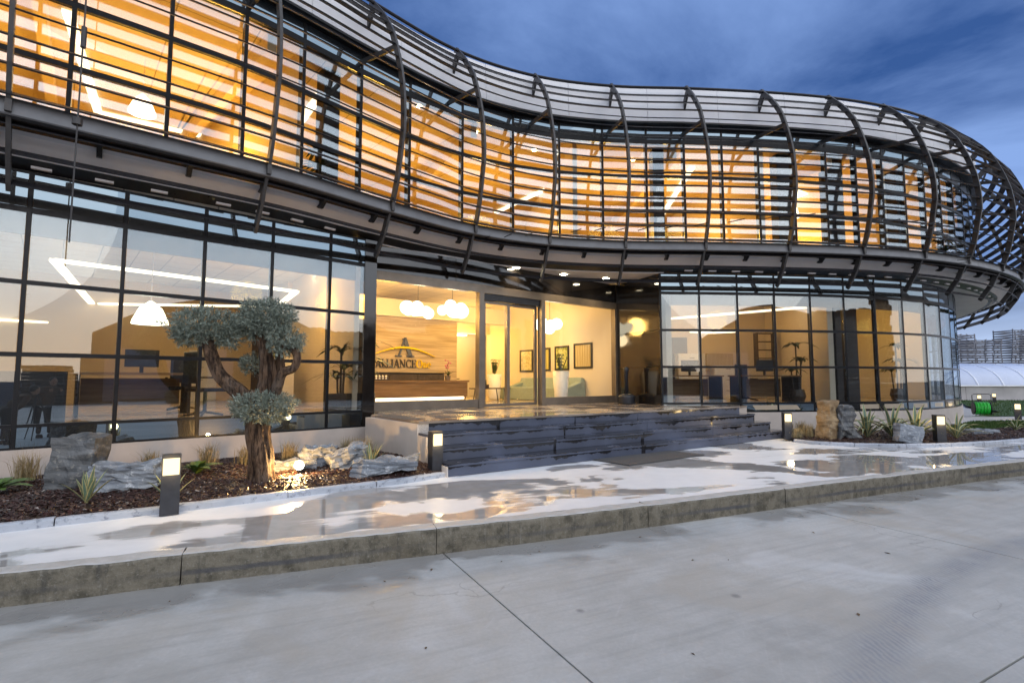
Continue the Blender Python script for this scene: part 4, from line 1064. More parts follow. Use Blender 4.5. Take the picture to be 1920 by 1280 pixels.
GL = {
 'A': (.80, [st(.10, 0, .40, 1, .07), st(.70, 0, .40, 1, .15), rc(.22, .30, .58, .36), rc(-.02, 0, .24, SE), rc(.54, 0, .86, SE)]),
 'L': (.66, [rc(.10, 0, .24, 1), rc(.0, .95, .34, 1), rc(.0, 0, .58, .06), rc(.53, 0, .59, .24)]),
 'I': (.40, [rc(.12, 0, .27, 1), rc(.0, .95, .38, 1), rc(.0, 0, .38, SE)]),
 'N': (.92, [rc(.12, 0, .18, 1), rc(.70, 0, .76, 1), st(.14, .97, .74, .03, .14), rc(0, 0, .30, SE), rc(.58, .95, .88, 1), rc(0, .95, .2, 1)]),
 'C': (.80, ar(.44, .5, .42, .51, 50, 310, .06, .15) + [rc(.66, .70, .71, .96), rc(.66, .04, .71, .25)]),
 'E': (.70, [rc(.10, 0, .24, 1), rc(.0, .94, .58, 1), rc(.0, 0, .60, .06), rc(.2, .47, .46, .53), rc(.54, .76, .59, 1), rc(.56, 0, .61, .26), rc(.42, .40, .47, .60)]),
 'O': (.98, ar(.47, .5, .47, .52, 0, 360, .06, .17, 28)),
 'n': (.66, [rc(.10, 0, .24, .66), rc(0, 0, .32, SE), rc(.42, 0, .55, .46), rc(.36, 0, .62, SE), rc(0, .61, .2, .66)] + ar(.34, .42, .21, .25, 0, 170, .06, .13)),
 'e': (.58, ar(.29, .33, .29, .34, 0, 320, .06, .13) + [rc(.06, .32, .54, .38)]),
}
hgt = .245; u = 1.80; zb = 1.865
word = [(c, 'signdark') for c in 'ALLIANCE'] + [(c, 'signyel') for c in 'One']
tot = sum(GL[c][0] for c, _ in word) * hgt
k_ = (3.60 - 1.80) / tot
for c, m in word:
    wd, polys = GL[c]
    slet('letter', [[(x * k_, y) for x, y in p] for p in polys], u, zb, hgt, M[m]); u += wd * hgt * k_
# emblem: an A without its bar, and the yellow arc sweeping behind it
slet('emblem', [st(.12, 0, .47, 1.06, .09), st(.86, 0, .44, 1.06, .24), rc(-.10, -.02, .30, .06), rc(.62, -.02, 1.08, .06), [(.40, 1.0), (.52, 1.0), (.47, 1.10)]], 2.46, 2.20, .52, M['signblue'], .045)
arc_p = []
for k in range(24):
    g0, g1 = k / 24, (k + 1) / 24
    f = lambda g: (1.72 + 2.0 * g, 2.175 + .265 * sin(pi * (.06 + .90 * g)) ** 1.0, .05 * sin(pi * min(1, g * .95 + .03)) + .008)
    a, b = f(g0), f(g1); arc_p.append([(a[0], a[1]), (b[0], b[1]), (b[0], b[1] + b[2]), (a[0], a[1] + a[2])])
slet('arc', arc_p, 0, 0, 1.0, M['signyel'], .065)

# reception desk
D = thing('reception_desk', 'oak reception desk with a glowing light strip along its foot', 'desk', sf(2.4, 2.9, PLAT))
def sbx(name, u0, u1, n0, n1, z0, z1, m, par):
    mb = MB(); sfbox(mb, u0, u1, n0, n1, z0, z1); return obj(name, mb, m, par)
sbx('front_panel', .25, 3.62, 2.45, 2.53, PLAT + .17, 1.44, M['desk'], D); sbx('counter_top', .22, 3.66, 2.42, 3.2, 1.443, 1.49, M['desk'], D)
sbx('side_panel', 3.54, 3.62, 2.535, 3.2, PLAT + .02, 1.44, M['desk'], D); sbx('plinth', .35, 3.50, 2.62, 2.8, PLAT, PLAT + .16, M['white'], D)
sbx('light_strip', .3, 3.54, 2.50, 2.56, PLAT + .10, PLAT + .165, M['ledw'], D)
CB = thing('sideboard', 'low dark cabinet standing against the oak wall below the letters', 'cabinet', sf(2.0, 4.3, PLAT))
sbx('carcass', .3, 3.85, 4.15, 4.53, PLAT, 1.68, M['darkwood'], CB); sbx('top', .27, 3.9, 4.12, 4.54, 1.683, 1.715, M['black'], CB)
for k in range(4): sbx('door', .32 + .88 * k, 1.18 + .88 * k, 4.13, 4.148, PLAT + .06, 1.66, M['darkwood'], CB)

# cloud-like pendants
def cloud(u, n, z, label, seed):
    p = sf(u, n, z); t = thing('pendant_lamp', label, 'lamp', p, 0, 'glowing cloud pendants in the lobby'); r = random.Random(seed)
    for k in range(7):
        mb = MB(); rr = r.uniform(.13, .19); c = Vector((r.uniform(-.28, .28), r.uniform(-.16, .16), r.uniform(-.10, .10)))
        mb.lathe(c, [(rr * sin(pi * q / 10) + .001, -rr * cos(pi * q / 10)) for q in range(11)], 16); obj('globe', mb, M['lampwhite'], t, True, world=False)
    mb = MB(); mb.tube([(0, 0, .1), (0, 0, C0 - z)], .006, 6); obj('cord', mb, M['black'], t, world=False)
    point('pendant_light', p - Vector((0, 0, .35)), 18, (1, .78, .48), .2)
cloud(1.95, 2.2, 3.30, 'left glowing cloud pendant above the reception desk', 1); cloud(2.85, 2.0, 3.36, 'right glowing cloud pendant above the reception desk, nearer the door post', 2)
cloud(6.0, 1.7, 3.10, 'glowing cloud pendant hanging near the framed prints', 3)

# framed prints on the side wall
UW = SFlen - .012
for n0, n1, z0, z1, m, lab in ((.90, 1.66, 1.84, 2.60, 'pic4', 'framed print of fine reeds, nearest the window'), (1.88, 2.52, 1.80, 2.56, 'pic3', 'framed print of blotched yellow-green leaves'),
                               (2.74, 3.34, 1.79, 2.54, 'pic2', 'framed print of upright yellow stripes beside the door post'), (3.62, 4.32, 1.77, 2.52, 'pic1', 'framed print of a pale figure, deepest in the lobby')):
    t = thing('picture_frame', lab, 'picture', sf(UW, (n0 + n1) / 2, z0), 0, 'framed prints on the lobby wall'); w = .055
    mb = MB()
    sfbox(mb, UW - .035, UW, n0, n1, z0, z0 + w); sfbox(mb, UW - .035, UW, n0, n1, z1 - w, z1); sfbox(mb, UW - .035, UW, n0, n0 + w, z0 + w, z1 - w); sfbox(mb, UW - .035, UW, n1 - w, n1, z0 + w, z1 - w)
    obj('frame', mb, M['dark'], t); sbx('print', UW - .02, UW - .006, n0 + w, n1 - w, z0 + w, z1 - w, M[m], t)

def leaf_fan(mb, n, h, spread, rnd, w=.02, base=(0, 0, 0), droop=.3, seg=4, bend=None):
    b0 = Vector(base)
    for k in range(n):
        a = rnd.uniform(0, 2 * pi); l = h * rnd.uniform(.65, 1.1); sp = spread * rnd.uniform(.3, 1.0); d = Vector((cos(a), sin(a), 0)); s_ = Vector((-sin(a), cos(a), 0))
        pts = []
        for q in range(seg + 1):
            t = q / seg; pts.append(b0 + d * (l * sp * (t + .5 * droop * t * t)) + Vector((0, 0, l * (t - droop * t * t * (.6 + sp)))))
        vs = []; fs = []
        for q, p in enumerate(pts):
            t = q / seg; ww = w * (.45 + 1.9 * t * (1 - t) * 1.1) * (1 if q < seg else .1)
            vs += [tuple(p - s_ * ww), tuple(p + s_ * ww + Vector((0, 0, .004)))]
        for q in range(seg): fs.append((2 * q, 2 * q + 1, 2 * q + 3, 2 * q + 2))
        mb.add(vs, fs)
def zz_plant(par, z, h, seed):
    rnd = random.Random(seed); mb = MB()
    for k in range(9):
        a = rnd.uniform(0, 2 * pi); l = h * rnd.uniform(.7, 1.05); sp = rnd.uniform(.12, .45); e = Vector((cos(a) * sp * l, sin(a) * sp * l, l)); b = Vector((0, 0, z))
        mb.tube([b, b + e * .5, b + e], [.012, .009, .004], 5)
        for q in range(9):
            t = .25 + .75 * q / 9; c = b + e * t; sd = 1 if q % 2 else -1; o = Vector((-sin(a), cos(a), .5)) * sd * .07 + Vector((0, 0, .04)); x = e.normalized() * .022
            mb.add([c, c + o * .5 - x, c + o, c + o * .5 + x], [(0, 1, 2, 3)])
    return obj('plant', mb, M['leafg'], par, world=False, fixn=False)
for (u, n, h, lab, sd) in ((5.55, .75, .86, 'tall white tapered planter in front of the sofa, nearest the glass', 5), (5.35, 3.6, .80, 'white planter behind the low table, deeper in the lobby', 6)):
    t = thing('planter', lab, 'planter', sf(u, n, PLAT), 0, 'tall white planters in the lobby'); mb = MB(); mb.lathe((0, 0, 0), [(.15, 0), (.17, .05), (.23, h), (.20, h), (.19, h - .05)], 24); obj('pot', mb, M['white'], t, True, world=False); zz_plant(t, h - .06, .55, sd)
S = thing('sofa', 'low sage green sofa with a sloping arm below the framed prints', 'sofa', sf(6.3, 2.6, PLAT))
mb = MB()
def sofa_prism(poly, n0, n1, name):
    mb = MB(); k = len(poly); vs = [tuple(sf(u, n0, PLAT + z)) for u, z in poly] + [tuple(sf(u, n1, PLAT + z)) for u, z in poly]
    mb.add(vs, [tuple(range(k)), tuple(range(2 * k - 1, k - 1, -1))] + [(i, (i + 1) % k, k + (i + 1) % k, k + i) for i in range(k)]); o = obj(name, mb, M['sofa'], S)
    m_ = o.modifiers.new('b', 'BEVEL'); m_.width = .035; m_.segments = 3
sofa_prism([(5.95, .0), (6.75, 0), (6.75, .36), (5.95, .40)], 1.45, 3.9, 'seat'); sofa_prism([(6.60, .0), (6.94, 0), (6.94, .66), (6.80, .70)], 1.2, 4.1, 'backrest'); sofa_prism([(5.93, 0), (6.94, 0), (6.94, .62), (6.4, .44), (5.93, .30)], 1.18, 1.43, 'arm'); sofa_prism([(5.93, 0), (6.94, 0), (6.94, .62), (6.4, .44), (5.93, .36)], 3.92, 4.14, 'arm')
T = thing('coffee_table', 'dark low table on splayed legs inside the sliding door', 'table', sf(4.55, 2.5, PLAT))
sbx('tabletop', 3.95, 5.0, 2.3, 2.9, PLAT + .36, PLAT + .39, M['darkwood'], T)
for u, n in ((4.1, 2.4), (4.85, 2.4), (4.1, 2.8), (4.85, 2.8)):
    mb = MB(); mb.tube([sf(u, n, PLAT + .36), sf(u + (.06 if u > 4.5 else -.06), n, PLAT)], .014, 6); obj('leg', mb, M['dark'], T)
C = thing('cactus_tray', 'small wooden tray of cacti on the low dark table', 'plant pot', sf(4.22, 2.6, PLAT + .39))
mb = MB(); mb.box((0, 0, .05), (.34, .16, .10), SFang); obj('tray', mb, M['darkwood'], C, world=False)
for k in range(4):
    mb = MB(); x = -.12 + .08 * k; mb.tube([(x * SFu.x, x * SFu.y, .1), (x * SFu.x, x * SFu.y, .2 + .04 * (k % 2))], [.02, .012], 7); obj('cactus', mb, M['leafg'], C, world=False)
O = thing('potted_orchid', 'pink orchid in a small glass pot on the end of the desk', 'plant', sf(3.25, 2.9, 1.49))
mb = MB(); mb.lathe((0, 0, 0), [(.07, 0), (.085, .13), (.075, .13)], 14); obj('pot', mb, M['bronze'], O, world=False)
mb = MB(); leaf_fan(mb, 8, .22, 1.2, random.Random(3), .025, (0, 0, .12)); obj('leaf', mb, M['leafg'], O, world=False, fixn=False)
M['pink'] = simple('orchid_pink', (.55, .10, .25), .5)
mb = MB(); mb.tube([(0, 0, .1), (-.02, 0, .35), (.03, .02, .52)], .006, 5); obj('stem', mb, M['leafg'], O, world=False)
rnd = random.Random(8); mb = MB()
for k in range(12):
    c = Vector((rnd.uniform(-.08, .08), rnd.uniform(-.05, .05), rnd.uniform(.32, .56))); mb.lathe(c, [(.002, -.02), (.028, 0), (.002, .02)], 6)
struct(obj('blossoms', mb, M['pink'], O, world=False), 'stuff')
B = thing('desk_ornament', 'row of little white figures on a stand on the reception desk', 'ornament', sf(1.15, 2.55, 1.49))
mb = MB(); mb.box((0, 0, .015), (.36, .1, .03), SFang); obj('base', mb, M['dark'], B, world=False)
for k in range(4):
    mb = MB(); x = -.13 + .085 * k; mb.lathe((x * SFu.x, x * SFu.y, .03), [(.025, 0), (.015, .04), (.03, .07), (.004, .10)], 8); obj('figure', mb, M['white'], B, world=False)
# ash bin by the doors
A = thing('ash_bin', 'black smokers bin with an upright post by the entrance side panel', 'bin', (2.98, 13.25, PLAT))
mb = MB(); mb.lathe((0, 0, 0), [(.20, 0), (.21, .02), (.205, .17), (.21, .2), (.16, .24), (.06, .27)], 22); obj('base', mb, M['anthracite'], A, True, world=False)
mb = MB(); mb.lathe((0, 0, .25), [(.05, 0), (.05, .58), (.065, .60), (.065, .68), (.03, .71)], 14); obj('post', mb, M['anthracite'], A, True, world=False)

# ================================================================== offices behind the glass
def chair(x, y, z, rz, label, first=[None]):
    if first[0]: return dup(first[0], (x, y, z), rz, label)
    t = thing('office_chair', label, 'chair', (x, y, z), rz, 'office chairs inside')
    for nm, c, s in (('seat', (0, 0, .46), (.48, .46, .07)), ('backrest', (0, .24, .82), (.44, .05, .52)), ('arm_rest', (-.28, .05, .66), (.05, .3, .03)), ('arm_rest', (.28, .05, .66), (.05, .3, .03)), ('back_stem', (0, .25, .54), (.06, .03, .2))):
        mb = MB(); mb.box(c, s); o = obj(nm, mb, M['dark'], t, world=False); b = o.modifiers.new('b', 'BEVEL'); b.width = .02; b.segments = 2
    mb = MB(); mb.tube([(0, 0, .08), (0, 0, .44)], .03, 8); obj('column', mb, M['dark'], t, world=False)
    for k in range(5):
        mb = MB(); g = 2 * pi * k / 5; mb.tube([(0, 0, .09), (.3 * cos(g), .3 * sin(g), .04)], .02, 6); obj('foot', mb, M['dark'], t, world=False)
    first[0] = t; return t
chair(-5.15, 8.55, PLAT, 2.6, 'black office chair just behind the glass beside the olive trunk'); chair(-6.6, 10.2, PLAT, .6, 'black office chair deeper in the left office by the desk'); chair(-3.6, 11.4, PLAT, 2.0, 'black armchair beside the dark potted palm'); p = sf(5.6, 6.6, PLAT); chair(p.x, p.y, p.z, 1.0, 'black office chair in the bright corridor behind the lobby'); chair(6.9, 14.9, PLAT, .3, 'black office chair in the right-hand office')
def desk(x, y, rz, label, first=[None]):
    if first[0]: return dup(first[0], (x, y, PLAT), rz, label)
    t = thing('office_desk', label, 'desk', (x, y, PLAT), rz, 'office desks inside')
    mb = MB(); mb.box((0, 0, .73), (1.7, .8, .04)); obj('desktop', mb, M['desk'], t, world=False)
    for sx in (-.8, .8):
        mb = MB(); mb.box((sx, 0, .355), (.05, .7, .71)); obj('leg', mb, M['dark'], t, world=False)
    mb = MB(); mb.box((0, .36, .40), (1.5, .03, .5)); obj('modesty_panel', mb, M['desk'], t, world=False)
    mb = MB(); mb.box((.1, .1, 1.02), (.52, .03, .32)); mb.box((.1, .13, .83), (.06, .03, .16)); struct(obj('monitor', mb, M['dark'], t, world=False), 'stuff')
    first[0] = t; return t
desk(-6.9, 9.3, radians(42), 'office desk with a monitor in the left office'); desk(-9.4, 7.2, radians(42), 'office desk with a monitor near the far left of the left office'); desk(5.0, 14.4, 0.1, 'office desk with a monitor behind the first right-hand panes'); desk(7.0, 14.1, .15, 'office desk with a monitor before the right-hand office wall')
def cabinet(x, y, rz, h, label, first=[None]):
    t = thing('filing_cabinet', label, 'cabinet', (x, y, PLAT), rz, 'cabinets inside the offices')
    mb = MB(); mb.frame((-.45, -.2, 0), (.9, 0, 0), (0, .4, 0), (0, 0, h)); obj('carcass', mb, M['white'], t, world=False)
    for k in range(int(h / .36)):
        mb = MB(); mb.frame((-.43, -.215, .03 + .36 * k), (.86, 0, 0), (0, .014, 0), (0, 0, .33)); d = obj('drawer', mb, M['white'], t, world=False)
        mb = MB(); mb.frame((-.08, -.23, .26 + .36 * k), (.16, 0, 0), (0, .014, 0), (0, 0, .015)); obj('handle', mb, M['dark'], d, world=False)
for x, y, rz, h, lab in ((-9.4, 15.2, .78, 1.5, 'tall white cabinet against the rear wall of the left office'), (-10.4, 14.2, .78, 1.1, 'lower white cabinet beside the tall one in the left office'), (-5.6, 12.3, -.95, 1.15, 'white cabinet by the side wall of the left office'), (6.0, 17.1, 0, 1.5, 'white cabinet against the rear wall of the right office'), (7.2, 17.1, 0, 1.1, 'lower white cabinet in the right office')): cabinet(x, y, rz, h, lab)
def palm(x, y, z, h, label, seed, tall=False):
    rnd = random.Random(seed); t = thing('potted_palm', label, 'plant', (x, y, z), 0, 'potted plants behind the glass')
    mb = MB(); mb.frame((-.17, -.17, 0), (.34, 0, 0), (0, .34, 0), (0, 0, .36)) if not tall else mb.lathe((0, 0, 0), [(.15, 0), (.21, .18), (.17, .36)], 14); obj('pot', mb, M['darkwood'], t, world=False)
    for k in range(3):
        hh = h * (1, .72, .55)[k]; bx, by = (.0, .06, -.07)[k], (.0, -.05, .06)[k]
        mb = MB(); mb.tube([(bx, by, .3), (bx * 1.4, by * 1.4, hh)], .022, 6); obj('stem', mb, M['darkwood'], t, world=False)
        mb = MB(); leaf_fan(mb, 20, .50, 1.0, rnd, .034, (bx * 1.4, by * 1.4, hh - .02), .75); struct(obj('leaves', mb, M['leafg'], t, world=False, fixn=False), 'stuff')
palm(-3.32, 9.85, PLAT, 1.15, 'dark potted palm with three tufts behind the left glass near the corner', 11); palm(-2.95, 10.2, PLAT, 1.3, 'potted palm half hidden by the corner mullion of the left office', 12)
palm(7.85, 14.0, PLAT, 1.55, 'tall potted palm with a drooping head in the right-hand office', 13, True); palm(11.6, 15.3, PLAT, 1.6, 'leafy potted plant behind the glass near the right end', 14, True)
palm(-3.85, 9.7, 4.70, 1.25, 'potted plant with drooping leaves on the upper floor above the palm corner', 15); palm(12.9, 15.0, 4.7, .9, 'potted plant on the upper floor near the curved right end', 16)
def pend(x, y, z, c, label, r=.26, par=None):
    t = thing('shade_lamp', label, 'lamp', (x, y, z), 0, 'shaded pendant lamps in the offices'); mb = MB(); mb.lathe((0, 0, 0), [(r, 0), (r * .96, .06), (r * .62, .26), (r * .2, .36), (.03, .38)], 24); obj('lamp_shade', mb, M['lampwhite'], t, True, world=False)
    mb = MB(); mb.tube([(0, 0, .36), (0, 0, c - z)], .006, 5); obj('cord', mb, M['white'], t, world=False)
pend(-6.0, 8.35, 2.42, C0, 'white glowing shade lamp in the left office behind the lower glass'); pend(-7.05, 9.3, 6.55, 7.65, 'tall white glowing shade lamp on the upper floor at the left', .22)
pend(8.35, 14.6, 6.25, 7.65, 'small bright pendant on the upper floor right of the middle', .10)
def shelf(a, z, rz, label):
    t = thing('wall_shelf', label, 'shelf', (a[0], a[1], z), rz, 'open shelves on the office walls')
    for sx in (-.3, .3):
        mb = MB(); mb.box((sx, 0, .55), (.03, .22, 1.1)); obj('upright', mb, M['darkwood'], t, world=False)
    for k in range(5):
        mb = MB(); mb.box((0, 0, .02 + k * .265), (.57, .22, .025)); obj('board', mb, M['darkwood'], t, world=False)
shelf((-3.25, 11.0), 1.9, 1.2, 'open dark shelf on the left office wall near the corner'); shelf((8.1, 16.2), 1.9, .1, 'open shelf on the wall of the right-hand office')

# ================================================================== planting, rocks, lamps
def bz(x, y): return GRD + .085 + .03 * mnoise.noise((x * 1.4, y * 1.4, 0))
# olive trained into cloud pads
TX, TY = -3.02, 6.24; TZ = bz(TX, TY) - .03
OT = thing('olive_tree', 'gnarled olive tree clipped into grey green cloud pads beside the ground spotlight', 'tree', (TX, TY, TZ))
def tp(px, py, d=0.0): s_ = 1 / 152.5; return Vector(((px - 494) * s_, d, (901 - py) * s_))
def limb(mb, pts, rad, seed, n=14):
    """thick limb with fluted, knotty cross-section"""
    P = catmull3(pts, 7); m = len(P); R = [rad[0] + (rad[-1] - rad[0]) * i / (m - 1) for i in range(m)] if len(rad) == 2 else [rad[min(int(i / 7), len(rad) - 1)] * (1 - (i % 7) / 7) + rad[min(int(i / 7) + 1, len(rad) - 1)] * ((i % 7) / 7) for i in range(m)]
    o = len(mb.v); rnd = random.Random(seed); ph = rnd.uniform(0, 6)
    for i, p in enumerate(P):
        t = (P[min(i + 1, m - 1)] - P[max(i - 1, 0)]).normalized(); a = t.cross(Vector((.1, 1, .2))).normalized(); b = t.cross(a)
        for k in range(n):
            g = 2 * pi * k / n; f = 1 + .12 * sin(3 * g + ph + i * .10) + .055 * sin(7 * g + ph + i * .16) + .05 * sin(11 * g - i * .12) + .16 * mnoise.noise((p.x * 7 + cos(g) * 1.4, p.y * 7 + sin(g) * 1.4, p.z * 5 + seed))
            mb.v.append(tuple(p + (a * cos(g) + b * sin(g)) * R[i] * f))
    for i in range(m - 1):
        for k in range(n): mb.f.append((o + i * n + k, o + i * n + (k + 1) % n, o + (i + 1) * n + (k + 1) % n, o + (i + 1) * n + k)); mb.mi.append(0)
    mb.f.append(tuple(o + k for k in range(n))); mb.mi.append(0); mb.f.append(tuple(o + (m - 1) * n + k for k in range(n))); mb.mi.append(0)
def catmull3(pts, n):
    P = [pts[0] * 2 - pts[1]] + list(pts) + [pts[-1] * 2 - pts[-2]]; out = []
    for i in range(1, len(P) - 2):
        a, b, c, d = P[i - 1:i + 3]
        for k in range(n):
            t = k / n; out.append(.5 * ((2 * b) + (c - a) * t + (2 * a - 5 * b + 4 * c - d) * t * t + (3 * b - a - 3 * c + d) * t ** 3))
    out.append(P[-2]); return out
mb = MB()
limb(mb, [tp(494, 906), tp(491, 870), tp(483, 820), tp(478, 780, .03), tp(480, 735, .05)], [.165, .135, .135, .14, .14], 1, 44)
obj('trunk', mb, M['bark'], OT, True, world=False)
for pts, rad, sd in (([tp(476, 762, .0), tp(452, 738, -.06), tp(420, 708, -.12), tp(402, 675, -.12), tp(388, 645, -.08), tp(372, 622, -.04)], [.095, .09, .078, .07, .062, .045], 2),
                     ([tp(482, 760, .05), tp(490, 715, .08), tp(487, 675, .08), tp(478, 640, .06), tp(468, 610, .05)], [.105, .10, .085, .07, .05], 3),
                     ([tp(490, 755, .14), tp(505, 712, .20), tp(503, 670, .2), tp(500, 630, .16)], [.07, .06, .05, .035], 7),
                     ([tp(500, 762, .02), tp(518, 728, -.06), tp(530, 702, -.08), tp(550, 692, -.08), tp(554, 670, -.06), tp(543, 655, -.05), tp(522, 648, -.04), tp(512, 636, -.02)], [.07, .06, .052, .048, .044, .04, .034, .03], 4),
                     ([tp(478, 770, -.06), tp(490, 766, -.16), tp(505, 768, -.18)], [.06, .04, .02], 5), ([tp(482, 720, .10), tp(462, 700, .14), tp(450, 690, .14)], [.035, .025, .015], 6)):
    mb = MB(); limb(mb, pts, rad, sd, 26); obj('limb', mb, M['bark'], OT, True, world=False)
def pad(cx, cy, rx, rz_, ry, d, n, seed, flat=.55):
    """clipped foliage pad: sprigs on and inside a lumpy ellipsoid"""
    rnd = random.Random(seed); c = tp(cx, cy, d); mb = MB(); tw = MB()
    for k in range(n):
        g, h = rnd.uniform(0, 2 * pi), rnd.uniform(-1, 1); r = rnd.random() ** .33 * .96; s_ = sqrt(1 - h * h)
        u_ = Vector((cos(g) * s_, sin(g) * s_, h)); lump = 1 + .16 * mnoise.noise(u_ * 2.1 + Vector((seed, 0, 0))) + .09 * mnoise.noise(u_ * 5.3 + Vector((0, seed, 0)))
        if u_.z < 0: lump *= .86
        if mnoise.noise(Vector((u_.x * rx, u_.y * ry, u_.z * rz_)) * r * 9 + Vector((seed * 3.1, 0, 0))) < -.22: continue
        p = c + Vector((u_.x * rx, u_.y * ry, u_.z * rz_)) * r * lump
        ax = (u_ * .7 + Vector((rnd.uniform(-1, 1), rnd.uniform(-1, 1), rnd.uniform(-.3, 1.1))) * .6).normalized()
        for q in range(6):
            dr = (ax + Vector((rnd.uniform(-1, 1), rnd.uniform(-1, 1), rnd.uniform(-1, 1))) * .75).normalized(); l = rnd.uniform(.026, .048); b = p + ax * (q * .011)
            s2 = dr.cross(Vector((rnd.uniform(-1, 1), rnd.uniform(-1, 1), rnd.uniform(-1, 1)))).normalized() * rnd.uniform(.0045, .0075)
            mb.add([b, b + dr * l * .5 + s2, b + dr * l, b + dr * l * .5 - s2], [(0, 1, 2, 3)])
    struct(obj('foliage', mb, M['olive'], OT, world=False, fixn=False), 'stuff')
pad(382, 618, .46, .235, .42, -.03, 1900, 1); pad(428, 634, .19, .15, .22, -.06, 330, 7); pad(488, 602, .35, .255, .36, .04, 1900, 2); pad(464, 622, .17, .17, .25, .06, 300, 8); pad(528, 644, .20, .20, .24, -.02, 600, 3); pad(548, 652, .12, .09, .14, -.04, 150, 9); pad(498, 767, .385, .175, .34, -.08, 1800, 4); pad(458, 686, .15, .12, .14, .16, 330, 5); pad(346, 632, .18, .12, .2, -.02, 320, 6)

# bollard lamps
def bollard(x, y, z, rz, label, lit=True, first=[None]):
    if first[0]: t = dup(first[0], (x, y, z), rz, label)
    else:
        t = thing('bollard_light', label, 'lamp', (x, y, z), rz, 'square bollard lamps in the planting'); w = .078; hb = .31
        mb = MB(); mb.frame((-w, -w, -.06), (2 * w, 0, 0), (0, 2 * w, 0), (0, 0, hb + .06)); o = obj('post', mb, M['anthracite'], t, world=False)
        mb = MB(); mb.frame((-w + .012, -w + .006, hb + .002), (2 * w - .024, 0, 0), (0, 2 * w - .012, 0), (0, 0, .155)); obj('diffuser', mb, M['bollard_glow'], t, world=False)
        mb = MB(); mb.frame((-w, -w, hb + .16), (2 * w, 0, 0), (0, 2 * w, 0), (0, 0, .028)); obj('cap', mb, M['anthracite'], t, world=False)
        mb = MB()
        for sx in (-1, 1): mb.frame((sx * w - (.012 if sx > 0 else 0), -w, hb), (.012, 0, 0), (0, 2 * w, 0), (0, 0, .16))
        for sx in (-1, 1):
            mb = MB(); mb.frame((sx * w - (.012 if sx > 0 else 0), -w, hb), (.0118, 0, 0), (0, 2 * w, 0), (0, 0, .16)); obj('side_plate', mb, M['anthracite'], t, world=False)
        first[0] = t
    return t
for x, y, rz, lab, e in ((-3.29, 4.97, radians(34), 'bollard lamp nearest the camera, in front of a green agave', 7), (-1.04, 6.98, radians(33), 'bollard lamp at the left foot of the black steps', 7),
                      (5.84, 10.86, radians(-8), 'bollard lamp at the right foot of the black steps', 7), (8.48, 10.16, radians(-12), 'bollard lamp among the striped agaves of the right bed', 7),
                      (15.95, 16.1, radians(-40), 'bollard lamp on the edge of the path at the far right', 5), (26.5, 28.0, radians(-40), 'distant bollard lamp on the lawn before the grey wall', 4), (23.2, 25.3, radians(-40), 'distant bollard lamp beside the hose reel', 4)):
    bollard(x, y, bz(x, y) if x < 12 else LZ, rz, lab)
    point('bollard_lamp', (x + sin(rz) * .14, y - cos(rz) * .14, .67 if x < 12 else .64), e * .55, (1, .70, .32), .06)
    point('bollard_lamp', (x - sin(rz) * .14, y + cos(rz) * .14, .67 if x < 12 else .64), e * .55, (1, .70, .32), .06)
# ground spotlight that lights the olive
GS = thing('ground_spotlight', 'small bright ground spotlight glaring in the bark beside the olive trunk', 'lamp', (-2.74, 6.62, bz(-2.74, 6.62)))
mb = MB(); mb.tube([(-.03, .08, -.03), (-.03, .08, .05)], .015, 8); obj('spike', mb, M['anthracite'], GS, world=False)
mb = MB(); mb.tube([(-.05, .13, .06), (.0, .0, .10)], [.05, .062], 16); obj('housing', mb, M['anthracite'], GS, world=False)
mb = MB(); mb.tube([(.0008, -.002, .1006), (.0032, -.008, .1025)], [.056, .056], 16); obj('lens', mb, M['spot_glow'], GS, world=False)
point('spot_lamp', (-2.80, 6.50, bz(-2.74, 6.62) + .17), 60, (1, .58, .20), .03)

# rocks
def rock(name, label, loc, size, rz, seed, mat, cuts=3, rough=.12, shape=None, tilt=0.0):
    bm = bmesh.new(); bmesh.ops.create_cube(bm, size=1); bmesh.ops.subdivide_edges(bm, edges=bm.edges, cuts=9, use_grid_fill=True)
    s = Vector(size)
    for v in bm.verts:
        c = v.co.copy()
        if shape: c = shape(c)
        q = Vector((c.x * s.x, c.y * s.y, c.z * s.z)); k = q * (3.2 / max(.3, max(size))) + Vector((seed * 3.7, 0, 0))
        d = mnoise.noise(k) * 1.0 + mnoise.noise(k * 2.7) * .5 + mnoise.noise(Vector((k.x * 1.5, k.y * 1.5, k.z * 9))) * .45
        q += v.co.normalized() * d * rough * min(size) * 1.6
        v.co = q
    bmesh.ops.rotate(bm, verts=bm.verts, cent=(0, 0, 0), matrix=__import__('mathutils').Matrix.Rotation(tilt, 3, 'Y'))
    zmin = min(v.co.z for v in bm.verts); bmesh.ops.translate(bm, verts=bm.verts, vec=(0, 0, -zmin - .06))
    me = bpy.data.meshes.new(name); bm.to_mesh(me); bm.free(); me.materials.append(mat)
    o = bpy.data.objects.new(name, me); COL.objects.link(o); o.location = loc; o.rotation_euler = (0, 0, rz); return tag(o, label, 'rock', 'ornamental rocks in the beds')
rock('rock', 'upright dark grey rock with a flat pale top at the left', (-4.86, 5.78, bz(-4.9, 5.8)), (.37, .38, .58), .3, 1, M['rockdark'], rough=.09, shape=lambda c: Vector((c.x * (1 + .12 * (.5 - c.z)) + .16 * c.z, c.y, c.z)))
rock('rock', 'low flat silvery rock behind the nearest bollard', (-4.35, 5.82, bz(-4.3, 5.8)), (.62, .42, .24), .5, 2, M['rock'], rough=.22)
rock('rock', 'pale jagged rock just behind the ground spotlight', (-2.76, 7.3, bz(-2.7, 7.3)), (.44, .3, .26), .6, 3, M['rock'], rough=.25)
